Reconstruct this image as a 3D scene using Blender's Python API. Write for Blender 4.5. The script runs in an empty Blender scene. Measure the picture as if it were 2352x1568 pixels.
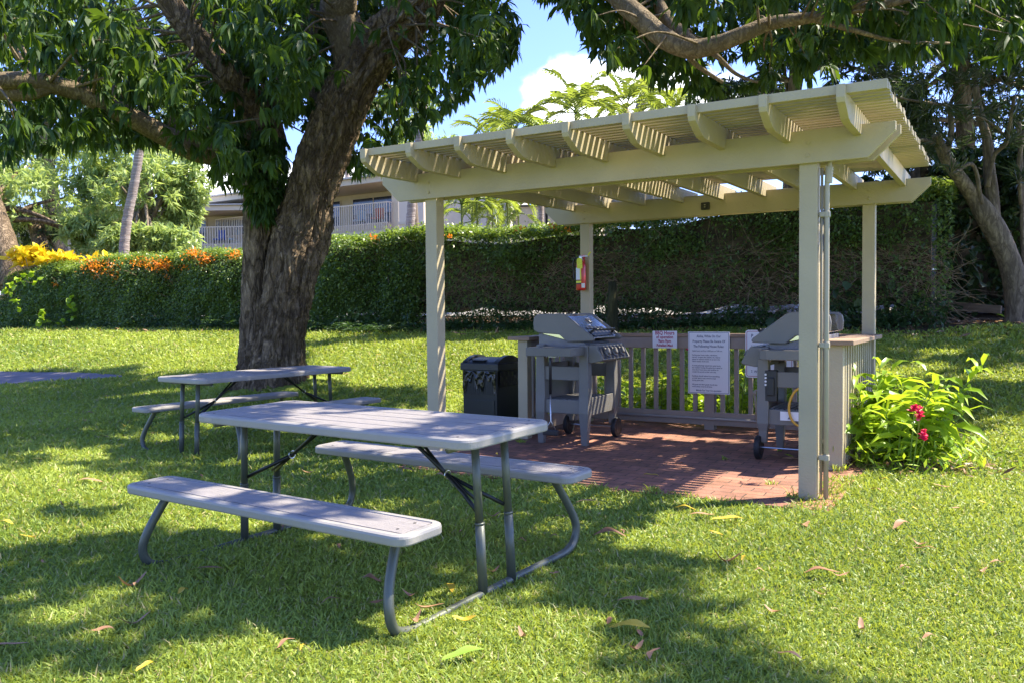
import bpy, math, random, numpy as np
from mathutils import Vector, Matrix, noise as mn
random.seed(7); RNG = np.random.default_rng(11)
S = bpy.context.scene; COL = S.collection
R = math.radians

# ------------------------------------------------------------------ camera
CAM_H, FPX, PITCH, ROLL = 1.24, 1930.5, -0.0331, -0.0083
cd = bpy.data.cameras.new('camera'); cam = bpy.data.objects.new('camera', cd); COL.objects.link(cam)
cd.sensor_width = 36; cd.lens = 36 * FPX / 2352; cd.clip_start = .05; cd.clip_end = 2000
cam.matrix_world = Matrix.Translation((0, 0, CAM_H)) @ Matrix.Rotation(math.pi/2 + PITCH, 4, 'X') @ Matrix.Rotation(ROLL, 4, 'Z')
S.camera = cam
# ------------------------------------------------------------------ sun and sky
SUN_AZ = math.atan2(.24, .97)          # direction towards the sun, from +X
SUN_EL = R(55)
sd = Vector((math.cos(SUN_AZ)*math.cos(SUN_EL), math.sin(SUN_AZ)*math.cos(SUN_EL), math.sin(SUN_EL)))
sl = bpy.data.lights.new('sun', 'SUN'); sl.energy = 4.8; sl.angle = R(.53); sl.color = (1, .91, .74)
so = bpy.data.objects.new('sun', sl); COL.objects.link(so); so.rotation_euler = sd.to_track_quat('Z', 'Y').to_euler()
W = bpy.data.worlds.new('World'); S.world = W; W.use_nodes = True
wt = W.node_tree; bg = wt.nodes['Background']; bg.inputs[1].default_value = .15
sky = wt.nodes.new('ShaderNodeTexSky'); sky.sky_type = 'NISHITA'; sky.sun_disc = False
sky.sun_elevation = SUN_EL; sky.sun_rotation = math.pi/2 - SUN_AZ; sky.air_density = 1.0; sky.dust_density = .6; sky.ozone_density = 2.2
def wn(t, **k):
    n = wt.nodes.new(t)
    for a, b in k.items(): setattr(n, a, b)
    return n
def wl(a, b): wt.links.new(a, b)
tc = wn('ShaderNodeTexCoord'); 
# one cumulus bank, in world directions
sep = wn('ShaderNodeSeparateXYZ'); wl(tc.outputs['Generated'], sep.inputs[0])
def wmath(op, a, b=None, c=None):
    n = wn('ShaderNodeMath', operation=op)
    for i, q in enumerate((a, b, c)):
        if q is None: continue
        if isinstance(q, (int, float)): n.inputs[i].default_value = q
        else: wl(q, n.inputs[i])
    return n.outputs[0]
yy = wmath('MAXIMUM', sep.outputs[1], .05)
ax_ = wmath('DIVIDE', sep.outputs[0], yy); az_ = wmath('DIVIDE', sep.outputs[2], yy)
nz = wn('ShaderNodeTexNoise'); nz.inputs['Scale'].default_value = 9; nz.inputs['Detail'].default_value = 7; nz.inputs['Roughness'].default_value = .55
wl(tc.outputs['Generated'], nz.inputs['Vector'])
def blob(cx, cz, rx, rz):
    a = wmath('DIVIDE', wmath('SUBTRACT', ax_, cx), rx); b = wmath('DIVIDE', wmath('SUBTRACT', az_, cz), rz)
    return wmath('SUBTRACT', 1.0, wmath('SQRT', wmath('ADD', wmath('MULTIPLY', a, a), wmath('MULTIPLY', b, b))))
m = wmath('MAXIMUM', blob(.10, .262, .10, .042), blob(.055, .24, .05, .025))
m = wmath('MAXIMUM', m, blob(.20, .225, .12, .05)); m = wmath('MAXIMUM', m, blob(.16, .258, .11, .04)); m = wmath('MAXIMUM', m, blob(-.25, .16, .3, .03))
m = wmath('ADD', m, wmath('MULTIPLY', wmath('SUBTRACT', nz.outputs['Fac'], .5), 1.6))
mr = wn('ShaderNodeMapRange'); mr.interpolation_type = 'SMOOTHSTEP'; wl(m, mr.inputs[0]); mr.inputs[1].default_value = .02; mr.inputs[2].default_value = .42
mx = wn('ShaderNodeMix', data_type='RGBA'); wl(mr.outputs[0], mx.inputs['Factor']); sm = wn('ShaderNodeMix', data_type='RGBA', blend_type='MULTIPLY'); sm.inputs['Factor'].default_value = 1; wl(sky.outputs[0], sm.inputs[6]); sm.inputs[7].default_value = (.56, .60, .95, 1); wl(sm.outputs[2], mx.inputs[6]); mx.inputs[7].default_value = (6.6, 6.8, 7.2, 1)
wl(mx.outputs[2], bg.inputs[0])
S.view_settings.view_transform = 'Standard'; S.view_settings.look = 'None'; S.view_settings.exposure = 1.72; S.view_settings.gamma = 1
S.render.engine = 'CYCLES'; S.cycles.max_bounces = 8; S.cycles.transparent_max_bounces = 8; S.cycles.transmission_bounces = 4
S.cycles.diffuse_bounces = 4; S.cycles.glossy_bounces = 3; S.cycles.use_denoising = True; S.cycles.sample_clamp_indirect = 6

# ------------------------------------------------------------------ photo geometry helpers (2352 px wide frame)
def ray(u, v):
    a, b = u - 1176, v - 784; c, s = math.cos(ROLL), math.sin(ROLL); a, b = c*a + s*b, -s*a + c*b
    X, Z = a/FPX, -b/FPX; c, s = math.cos(PITCH), math.sin(PITCH)
    return X, c - s*Z, s + c*Z
def at(u, v, Y):
    x, y, z = ray(u, v); t = Y/y; return Vector((x*t, Y, CAM_H + z*t))
def proj(P):
    P = np.atleast_2d(np.asarray(P, float)); x, y, z = P[:, 0], P[:, 1], P[:, 2] - CAM_H
    c, s = math.cos(PITCH), math.sin(PITCH); Y = c*y + s*z; Z = -s*y + c*z
    ok = Y > .2; Yc = np.where(ok, Y, .2); a = FPX*x/Yc; b = -FPX*Z/Yc; c, s = math.cos(ROLL), math.sin(ROLL)
    return 1176 + c*a - s*b, 784 + s*a + c*b, ok
def inpoly(x, y, poly):
    r = np.zeros(len(x), bool); n = len(poly)
    for i in range(n):
        x1, y1 = poly[i]; x2, y2 = poly[i-1]
        if y1 == y2: continue
        t = ((y1 > y) != (y2 > y)) & (x < (x2-x1)*(y-y1)/(y2-y1) + x1); r ^= t
    return r
# ------------------------------------------------------------------ ground shape
PX, PY, PYAW, PW, PD, PL = 1.9601, 5.4054, .5221, 2.9635, 2.973, .1113
CU, SU = math.cos(PYAW), math.sin(PYAW)
def pg(u, v, z=0.): return Vector((PX - CU*u + SU*v, PY + SU*u + CU*v, z))
TREE = at(628, 862, 11.5)
def gz(x, y):
    x = np.asarray(x, float); y = np.asarray(y, float)
    q = SU*x + CU*y; t = np.clip((q - 7.4)/(14.3 - 7.4), 0, 1); s = (t*t*(3-2*t))*.45 + t*.55
    z = 1.05*s
    z = z + np.clip(q - 14.9, 0, 8)*.17
    w = -CU*(x-PX) + SU*(y-PY); q2 = q - (SU*PX + CU*PY)
    d = np.maximum(np.maximum(-.3-w, w-3.6), np.maximum(-.4-q2, q2-3.5)); k = np.clip(1 - d/.8, 0, 1); k = k*k*(3-2*k)
    z = z*(1-k)
    d = np.hypot(x-TREE.x, y-TREE.y); z = z + .27*np.exp(-(d/1.15)**2)
    z = z + .012*np.sin(1.7*x+.6)*np.sin(1.3*y)*(1-k)
    return z
def G(x, y, dz=0.): return Vector((x, y, float(gz(x, y)) + dz))
def groundpt(u, v):
    d = ray(u, v); t = 1.5
    for i in range(4000):
        t += .02
        if CAM_H + d[2]*t < float(gz(d[0]*t, d[1]*t)): break
    return Vector((d[0]*t, d[1]*t, float(gz(d[0]*t, d[1]*t))))

# ------------------------------------------------------------------ materials
MATS = {}
def nodes(m): return m.node_tree.nodes, m.node_tree.links
def mat(name, col, rough=.6, metal=0, bump=0, bscale=40, var=0, vscale=6, stretch=(1, 1, 1), spec=.5, coat=0):
    if name in MATS: return MATS[name]
    m = bpy.data.materials.new(name); m.use_nodes = True; n, l = nodes(m); b = n['Principled BSDF']
    b.inputs['Base Color'].default_value = (*col, 1); b.inputs['Roughness'].default_value = rough; b.inputs['Metallic'].default_value = metal
    b.inputs['Specular IOR Level'].default_value = spec; b.inputs['Coat Weight'].default_value = coat
    t = n.new('ShaderNodeTexCoord'); mp = n.new('ShaderNodeMapping'); mp.inputs['Scale'].default_value = stretch; l.new(t.outputs['Object'], mp.inputs[0])
    if var:
        q = n.new('ShaderNodeTexNoise'); q.inputs['Scale'].default_value = vscale; q.inputs['Detail'].default_value = 6; l.new(mp.outputs[0], q.inputs['Vector'])
        r = n.new('ShaderNodeValToRGB'); r.color_ramp.elements[0].position = .3; r.color_ramp.elements[1].position = .7
        r.color_ramp.elements[0].color = (*[max(0, c*(1-var)) for c in col], 1); r.color_ramp.elements[1].color = (*[min(1, c*(1+var)) for c in col], 1)
        l.new(q.outputs['Fac'], r.inputs[0]); l.new(r.outputs[0], b.inputs['Base Color'])
    if bump:
        q = n.new('ShaderNodeTexNoise'); q.inputs['Scale'].default_value = bscale; q.inputs['Detail'].default_value = 5; l.new(mp.outputs[0], q.inputs['Vector'])
        p = n.new('ShaderNodeBump'); p.inputs['Strength'].default_value = min(1, bump); p.inputs['Distance'].default_value = .01*max(1, bump); l.new(q.outputs['Fac'], p.inputs['Height']); l.new(p.outputs[0], b.inputs['Normal'])
    MATS[name] = m; return m
def leafmat(name, dark, light, trans, tw=.35, rough=.42, spec=.5, accent=None):
    """leaf with per-leaf tint (attribute 'tint') and light shining through it"""
    m = bpy.data.materials.new(name); m.use_nodes = True; n, l = nodes(m); b = n['Principled BSDF']; out = n['Material Output']
    a = n.new('ShaderNodeAttribute'); a.attribute_name = 'tint'
    r = n.new('ShaderNodeValToRGB'); r.color_ramp.elements[0].color = (*dark, 1); r.color_ramp.elements[1].color = (*light, 1)
    if accent:
        r.color_ramp.elements[1].position = .93; e = r.color_ramp.elements.new(.97); e.color = (*accent, 1)
    l.new(a.outputs['Fac'], r.inputs[0]); l.new(r.outputs[0], b.inputs['Base Color'])
    b.inputs['Roughness'].default_value = rough; b.inputs['Specular IOR Level'].default_value = spec
    t = n.new('ShaderNodeBsdfTranslucent'); mm = n.new('ShaderNodeMix'); mm.data_type = 'RGBA'; mm.blend_type = 'MIX'; mm.inputs['Factor'].default_value = .6
    l.new(r.outputs[0], mm.inputs[6]); mm.inputs[7].default_value = (*trans, 1); l.new(mm.outputs[2], t.inputs[0])
    s = n.new('ShaderNodeMixShader'); s.inputs[0].default_value = tw; l.new(b.outputs[0], s.inputs[1]); l.new(t.outputs[0], s.inputs[2]); l.new(s.outputs[0], out.inputs[0])
    MATS[name] = m; return m
M_PAINT = mat('beige_paint', (.41, .345, .22), .55, bump=.3, bscale=60, var=.09, vscale=2.3, stretch=(1, 1, 1))
M_PAINT2 = mat('weathered_paint', (.29, .235, .185), .6, bump=.3, bscale=70, var=.1, vscale=4)
M_CAP = mat('cap_wood', (.27, .18, .115), .6, bump=.4, bscale=25, var=.15, vscale=5, stretch=(1, 6, 6))
M_TOP = mat('table_plastic', (.28, .258, .25), .45, bump=.8, bscale=22, var=.14, vscale=7, stretch=(.6, 12, 12))
M_RIM = mat('table_rim_plastic', (.275, .262, .245), .45, bump=.15, bscale=90, var=.05)
M_TUBE = mat('grey_green_tube', (.105, .115, .088), .42, metal=.25, var=.12, vscale=8)
M_STRUT = mat('dark_strut', (.03, .032, .03), .4, metal=.5)
M_STEEL = mat('steel', (.55, .55, .55), .28, metal=1)
M_LIDS = mat('lid_steel', (.68, .69, .72), .12, metal=1)
M_GRILL = mat('grill_grey', (.155, .148, .135), .42, metal=.1, bump=.08, bscale=120, var=.06)
M_GRILL2 = mat('grill_body', (.15, .145, .13), .45, metal=.1, var=.08)
M_RAWAL = mat('cast_aluminium', (.19, .185, .18), .5, metal=.4, bump=.3, bscale=80, var=.15)
M_BLACK = mat('black_plastic', (.018, .018, .02), .4, var=.3, vscale=12)
M_RUBBER = mat('rubber', (.012, .012, .013), .6)
M_BIN = mat('bin_plastic', (.016, .018, .018), .38, bump=.15, bscale=60)
M_BAG = mat('bin_bag', (.008, .008, .009), .16, bump=.6, bscale=14)
M_WHITE = mat('sign_white', (.72, .72, .74), .4)
M_NAVY = mat('sign_navy', (.06, .07, .14), .5)
M_MAGENTA = mat('sign_magenta', (.38, .03, .09), .5)
M_RED = mat('extinguisher_red', (.55, .015, .015), .3, coat=.3)
M_YEL = mat('tag_yellow', (.75, .8, .06), .5)
M_HOSE = mat('yellow_hose', (.62, .33, .03), .4)
M_PIPE = mat('pipe_paint', (.38, .34, .25), .45, var=.08)
M_GASPIPE = mat('gas_pipe_paint', (.33, .30, .27), .45)
M_STUCCO = mat('cream_wall', (.66, .58, .44), .8, bump=.2, bscale=30, var=.05)
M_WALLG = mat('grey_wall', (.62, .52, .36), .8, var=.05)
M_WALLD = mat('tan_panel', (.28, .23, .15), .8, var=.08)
M_TRIM = mat('white_trim', (.72, .62, .48), .6)
M_ROOFW = mat('pale_roof', (.6, .56, .5), .7, var=.1)
M_ROOFR = mat('red_roof', (.42, .13, .08), .8, var=.2, vscale=2)
M_GLASS = mat('window_glass', (.02, .025, .035), .08, spec=.8)
M_SOIL = mat('soil', (.06, .04, .025), .95, bump=1, bscale=18, var=.5, vscale=5)
M_TIMBER = mat('border_timber', (.16, .11, .075), .85, bump=.6, bscale=20, var=.25, stretch=(1, 6, 6))
M_POSTD = mat('dark_post', (.06, .065, .07), .5, metal=.6)
def barkmat(name, c1, c2, c3, sc=7, bstr=1., dist=.03, str_=(1, 1, .28)):
    """fissured bark: warped ridged noise, stretched along the stem"""
    m = bpy.data.materials.new(name); m.use_nodes = True; n, l = nodes(m); b = n['Principled BSDF']; b.inputs['Roughness'].default_value = .92; b.inputs['Specular IOR Level'].default_value = .2
    t = n.new('ShaderNodeTexCoord'); mp = n.new('ShaderNodeMapping'); mp.inputs['Scale'].default_value = str_; l.new(t.outputs['Object'], mp.inputs[0])
    def N(scale, det=6, rough=.6, dis=0., vec=None):
        q = n.new('ShaderNodeTexNoise'); q.inputs['Scale'].default_value = scale; q.inputs['Detail'].default_value = det; q.inputs['Roughness'].default_value = rough; q.inputs['Distortion'].default_value = dis; l.new(vec or mp.outputs[0], q.inputs['Vector']); return q.outputs['Fac']
    def Mt(op, a, b_=None, clamp=False):
        q = n.new('ShaderNodeMath'); q.operation = op; q.use_clamp = clamp
        for k, x in enumerate((a, b_)):
            if x is None: continue
            if isinstance(x, (int, float)): q.inputs[k].default_value = x
            else: l.new(x, q.inputs[k])
        return q.outputs[0]
    def ridge(x, w): return Mt('MULTIPLY', Mt('ABSOLUTE', Mt('SUBTRACT', x, .5)), w, True)
    r1 = ridge(N(sc, 5, .55, .6), 9.); r2 = ridge(N(sc*2.3, 4, .6, .4), 8.); fis = Mt('MULTIPLY', r1, Mt('ADD', Mt('MULTIPLY', r2, .5), .5))
    pat = N(1.7, 8, .65, 0, t.outputs['Object']); fine = N(sc*5, 6, .7)
    r = n.new('ShaderNodeValToRGB'); r.color_ramp.elements[0].color = (*c1, 1); r.color_ramp.elements[0].position = .34; r.color_ramp.elements[1].color = (*c2, 1); r.color_ramp.elements[1].position = .64
    l.new(Mt('ADD', Mt('MULTIPLY', pat, .75), Mt('MULTIPLY', fine, .25)), r.inputs[0])
    mx = n.new('ShaderNodeMix'); mx.data_type = 'RGBA'; l.new(Mt('ADD', Mt('MULTIPLY', fis, .9), .1, True), mx.inputs['Factor']); mx.inputs[6].default_value = (*c3, 1); l.new(r.outputs[0], mx.inputs[7]); l.new(mx.outputs[2], b.inputs['Base Color'])
    p = n.new('ShaderNodeBump'); p.inputs['Strength'].default_value = bstr; p.inputs['Distance'].default_value = dist; l.new(Mt('ADD', fis, Mt('MULTIPLY', fine, .5)), p.inputs['Height']); l.new(p.outputs[0], b.inputs['Normal'])
    MATS[name] = m; return m
M_BARK = barkmat('mango_bark', (.22, .155, .095), (.50, .375, .24), (.05, .034, .02), sc=9, bstr=1., dist=.035, str_=(1, 1, .3))
M_LIMB = barkmat('smooth_limb_bark', (.17, .13, .08), (.36, .285, .185), (.10, .075, .045), sc=17, bstr=.7, dist=.014, str_=(1, 1, .45))
M_BARK2 = barkmat('grey_bark', (.19, .15, .105), (.35, .28, .195), (.09, .07, .05), sc=11, bstr=.5, dist=.012)
M_PALMB = barkmat('palm_bark', (.34, .29, .26), (.5, .44, .4), (.2, .16, .14), sc=7, bstr=.6, dist=.02, str_=(.2, .2, 2.4))
M_TWIG = mat('brown_twig', (.3, .21, .13), .85, var=.3)
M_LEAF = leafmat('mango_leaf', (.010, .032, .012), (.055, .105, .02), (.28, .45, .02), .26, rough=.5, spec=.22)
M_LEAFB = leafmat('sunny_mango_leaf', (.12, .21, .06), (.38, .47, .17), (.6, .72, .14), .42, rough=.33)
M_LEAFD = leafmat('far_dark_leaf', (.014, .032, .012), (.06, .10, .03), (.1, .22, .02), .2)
M_SPIKE = leafmat('spiky_leaf', (.02, .035, .02), (.07, .10, .045), (.15, .25, .05), .2)
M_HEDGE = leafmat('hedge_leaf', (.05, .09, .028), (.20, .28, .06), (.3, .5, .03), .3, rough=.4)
M_HTOP = leafmat('hedge_leaf_sunlit_top', (.07, .14, .03), (.30, .38, .06), (.4, .55, .05), .35, rough=.38)  # lighter copy of the hedge leaf: sunlight on the top put into its colour
M_PALML = leafmat('palm_leaf', (.12, .2, .03), (.32, .4, .06), (.5, .6, .06), .4)
M_GING = leafmat('ginger_leaf', (.12, .24, .015), (.36, .52, .03), (.65, .8, .04), .42, rough=.38)
M_CROTON = leafmat('croton_leaf', (.75, .48, .01), (.85, .68, .03), (.9, .7, .03), .4)
M_ORANGE = leafmat('orange_petal', (.75, .18, .01), (.85, .32, .02), (.9, .35, .02), .35)
M_PINK = leafmat('pink_petal', (.6, .01, .08), (.8, .04, .18), (.8, .03, .1), .3)
M_GRASS = leafmat('grass_blade', (.11, .19, .025), (.36, .44, .07), (.6, .66, .06), .36, rough=.5, accent=(.42, .36, .16))
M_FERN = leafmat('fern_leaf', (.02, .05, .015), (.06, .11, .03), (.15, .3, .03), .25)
M_LITTER = leafmat('dry_leaf', (.13, .06, .03), (.36, .22, .11), (.4, .2, .08), .12)
M_FB = leafmat('fallen_brown', (.25, .12, .055), (.36, .2, .11), (.3, .15, .06), .1, rough=.6)
M_FY = leafmat('fallen_yellow', (.5, .34, .03), (.62, .45, .05), (.6, .4, .03), .2, rough=.5)
M_FG = leafmat('fallen_green', (.16, .3, .03), (.24, .4, .05), (.3, .4, .03), .2, rough=.45)

# ------------------------------------------------------------------ mesh helpers
class MB:
    def __init__(s): s.v = []; s.f = []
    def add(s, vs, fs):
        o = len(s.v); s.v += [tuple(map(float, p)) for p in vs]; s.f += [tuple(i+o for i in f) for f in fs]; return s
    def box(s, x0, x1, y0, y1, z0, z1, M=None):
        vs = [(x, y, z) for x in (x0, x1) for y in (y0, y1) for z in (z0, z1)]
        if M: vs = [M @ Vector(p) for p in vs]
        return s.add(vs, [(0, 1, 3, 2), (4, 6, 7, 5), (0, 4, 5, 1), (2, 3, 7, 6), (0, 2, 6, 4), (1, 5, 7, 3)])
    def prism(s, poly, a, b, axis='x', M=None):
        """poly in the two other axes, extruded a..b along axis"""
        n = len(poly); mk = {'x': lambda t, p: (t, p[0], p[1]), 'y': lambda t, p: (p[0], t, p[1]), 'z': lambda t, p: (p[0], p[1], t)}[axis]
        vs = [mk(a, p) for p in poly] + [mk(b, p) for p in poly]
        if M: vs = [M @ Vector(p) for p in vs]
        return s.add(vs, [tuple(range(n))[::-1], tuple(range(n, 2*n))] + [(i, (i+1) % n, n+(i+1) % n, n+i) for i in range(n)])
    def tube(s, pts, rad, n=10, cap=True, fn=None):
        pts = [Vector(p) for p in pts]; rad = rad if hasattr(rad, '__len__') else [rad]*len(pts)
        vs = []; up = None
        for i, p in enumerate(pts):
            d = (pts[min(i+1, len(pts)-1)] - pts[max(i-1, 0)]).normalized()
            if up is None: up = d.orthogonal().normalized()
            up = (up - d*up.dot(d)); up = up.normalized() if up.length > 1e-6 else d.orthogonal().normalized()
            w = d.cross(up)
            for k in range(n):
                a = 2*math.pi*k/n; e = up*math.cos(a) + w*math.sin(a); r = rad[i]
                q = p + e*r
                if fn: q = p + e*r*fn(q, e, i/(len(pts)-1), a)
                vs.append(q)
        fs = [(i*n+k, i*n+(k+1) % n, (i+1)*n+(k+1) % n, (i+1)*n+k) for i in range(len(pts)-1) for k in range(n)]
        if cap: fs += [tuple(range(n))[::-1], tuple(range((len(pts)-1)*n, len(pts)*n))]
        return s.add(vs, fs)
    def lathe(s, prof, n=24, M=None):
        vs = [(r*math.cos(2*math.pi*k/n), r*math.sin(2*math.pi*k/n), z) for r, z in prof for k in range(n)]
        if M: vs = [M @ Vector(p) for p in vs]
        fs = [(i*n+k, i*n+(k+1) % n, (i+1)*n+(k+1) % n, (i+1)*n+k) for i in range(len(prof)-1) for k in range(n)]
        fs += [tuple(range(n))[::-1], tuple(range((len(prof)-1)*n, len(prof)*n))]
        return s.add(vs, fs)
    def loops(s, lps, closed_ends=True):
        n = len(lps[0]); vs = [p for L in lps for p in L]
        fs = [(i*n+k, i*n+(k+1) % n, (i+1)*n+(k+1) % n, (i+1)*n+k) for i in range(len(lps)-1) for k in range(n)]
        if closed_ends: fs += [tuple(range(n))[::-1], tuple(range((len(lps)-1)*n, len(lps)*n))]
        return s.add(vs, fs)
    def build(s, name, m, parent=None, bev=0, smooth=False, loc=None, rot=None):
        me = bpy.data.meshes.new(name); me.from_pydata(s.v, [], s.f); me.update()
        import bmesh
        bm = bmesh.new(); bm.from_mesh(me); bmesh.ops.recalc_face_normals(bm, faces=bm.faces); bm.to_mesh(me); bm.free()
        return link(name, me, m, parent, bev, smooth, loc, rot)
def link(name, me, m, parent=None, bev=0, smooth=False, loc=None, rot=None):
    if m: me.materials.append(m)
    if smooth: me.polygons.foreach_set('use_smooth', [True]*len(me.polygons))
    o = bpy.data.objects.new(name, me); COL.objects.link(o)
    if parent: o.parent = parent
    if loc is not None: o.location = loc
    if rot is not None: o.rotation_euler = rot
    if bev:
        b = o.modifiers.new('bevel', 'BEVEL'); b.width = bev; b.segments = 2; b.limit_method = 'ANGLE'; b.harden_normals = False
    return o
def empty(name, loc, rz=0, label=None, cat=None, group=None):
    o = bpy.data.objects.new(name, None); COL.objects.link(o); o.location = loc; o.rotation_euler = (0, 0, rz); o.empty_display_size = .1
    return tag(o, label, cat, group)
def tag(o, label=None, cat=None, group=None, kind=None):
    if label: o['label'] = label
    if cat: o['category'] = cat
    if group: o['group'] = group
    if kind: o['kind'] = kind
    return o
def copy_tree(o, parent=None):
    c = o.copy(); COL.objects.link(c); c.parent = parent
    for ch in list(o.children): copy_tree(ch, c)
    return c
def npmesh(name, V, F4=None, F3=None, tint=None):
    """fast mesh from numpy: V (n,3), quads (m,4), tris (k,3), per-vertex tint"""
    me = bpy.data.meshes.new(name); F4 = np.zeros((0, 4), int) if F4 is None else F4; F3 = np.zeros((0, 3), int) if F3 is None else F3
    me.vertices.add(len(V)); me.vertices.foreach_set('co', V.astype(np.float32).ravel())
    idx = np.concatenate([F4.ravel(), F3.ravel()]).astype(np.int32); me.loops.add(len(idx)); me.loops.foreach_set('vertex_index', idx)
    st = np.concatenate([np.arange(len(F4))*4, len(F4)*4 + np.arange(len(F3))*3]).astype(np.int32)
    me.polygons.add(len(st)); me.polygons.foreach_set('loop_start', st)
    if tint is not None:
        a = me.attributes.new('tint', 'FLOAT', 'POINT'); a.data.foreach_set('value', tint.astype(np.float32))
    me.update(calc_edges=True); return me
def norm(a): return a/np.maximum(np.linalg.norm(a, axis=-1, keepdims=True), 1e-9)
def leafmesh(name, B, D, L, Wd, tint, grav=.3, fold=.25, simple=False, N=None, rng=RNG):
    """leaves: base points B, directions D, lengths L, widths Wd. grav bends them down."""
    n = len(B); D = norm(D); g = np.array([0, 0, -1.])
    up = np.tile([0, 0, 1.], (n, 1)) + rng.normal(0, .45, (n, 3)) if N is None else N
    Wv = np.cross(D, up); Wv = norm(Wv); L = L[:, None]; Wd = Wd[:, None]/2
    if simple:
        Nn = np.cross(Wv, D); mid = B + D*L*.45; D2 = norm(D + g*grav); tip = mid + D2*L*.55
        l = mid - Wv*Wd - Nn*Wd*fold; r = mid + Wv*Wd - Nn*Wd*fold
        V = np.stack([B, l, tip, r], 1).reshape(-1, 3); o = np.arange(n)[:, None]*4
        F3 = np.concatenate([o + [0, 1, 2], o + [0, 2, 3]]); return npmesh(name, V, F3=F3, tint=np.repeat(tint, 4))
    pts = [B]; d = D; p = B; dirs = [D]
    for k, st in enumerate((.3, .35, .35)):
        d = norm(d + g*grav*(.5 + .5*k)); p = p + d*L*st; pts.append(p); dirs.append(d)
    rows = []
    for k, wf in ((1, 1.), (2, .85)):
        Nn = norm(np.cross(Wv, dirs[k])); rows.append((pts[k] - Wv*Wd*wf + Nn*Wd*fold*wf, pts[k], pts[k] + Wv*Wd*wf + Nn*Wd*fold*wf))
    V = np.stack([B, *rows[0], *rows[1], pts[3]], 1).reshape(-1, 3); o = np.arange(n)[:, None]*8
    F4 = np.concatenate([o + [1, 4, 5, 2], o + [2, 5, 6, 3]]); F3 = np.concatenate([o + [0, 1, 2], o + [0, 2, 3], o + [4, 7, 5], o + [5, 7, 6]])
    return npmesh(name, V, F4, F3, np.repeat(tint, 8))
def clusters(P, k=13, L=.19, Wd=.048, axis=None, rng=RNG, droop=.55, spread=1.0):
    """mango-like rosettes at the points P -> B, D, L, W, tint"""
    n = len(P); ax = norm(rng.normal(0, 1, (n, 3))*[1, 1, .4] + [0, 0, -.25]) if axis is None else axis
    a1 = norm(np.cross(ax, rng.normal(0, 1, (n, 3)))); a2 = np.cross(ax, a1)
    ph = np.linspace(0, 2*math.pi*2.4, k)[None] + rng.uniform(0, 6.28, (n, 1)) + rng.normal(0, .25, (n, k))
    th = rng.uniform(.45, 1.5, (n, k))*spread
    D = ax[:, None]*np.cos(th)[..., None] + (a1[:, None]*np.cos(ph)[..., None] + a2[:, None]*np.sin(ph)[..., None])*np.sin(th)[..., None]
    D = D + np.array([0, 0, -droop]); B = P[:, None] + ax[:, None]*rng.uniform(-.07, .03, (n, k))[..., None]*(L/.19)
    t = np.clip(rng.uniform(.0, .75, (n, 1)) + rng.uniform(0, .3, (n, k)), 0, 1)
    cs = np.repeat(rng.uniform(.62, 1.15, n), k); return B.reshape(-1, 3), D.reshape(-1, 3), L*cs*rng.uniform(.6, 1.25, n*k), Wd*cs*rng.uniform(.75, 1.2, n*k), t.reshape(-1)
def crown(name, P, parent, m, grav=.35, simple=False, **k):
    B, D, L, Wd, t = clusters(P, **k); return link(name, leafmesh(name, B, D, L, Wd, t, grav, simple=simple), m, parent)
def spline(pts, n=8):
    """Catmull-Rom through points (x,y,z,r)"""
    P = [np.array(p, float) for p in pts]; P = [2*P[0]-P[1]] + P + [2*P[-1]-P[-2]]; out = []
    for i in range(1, len(P)-2):
        for k in range(n):
            t = k/n; a, b, c, d = P[i-1], P[i], P[i+1], P[i+2]
            out.append(.5*((2*b) + (-a+c)*t + (2*a-5*b+4*c-d)*t*t + (-a+3*b-3*c+d)*t**3))
    out.append(P[-2]); return [Vector(q[:3]) for q in out], [max(.002, q[3]) for q in out]

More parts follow.
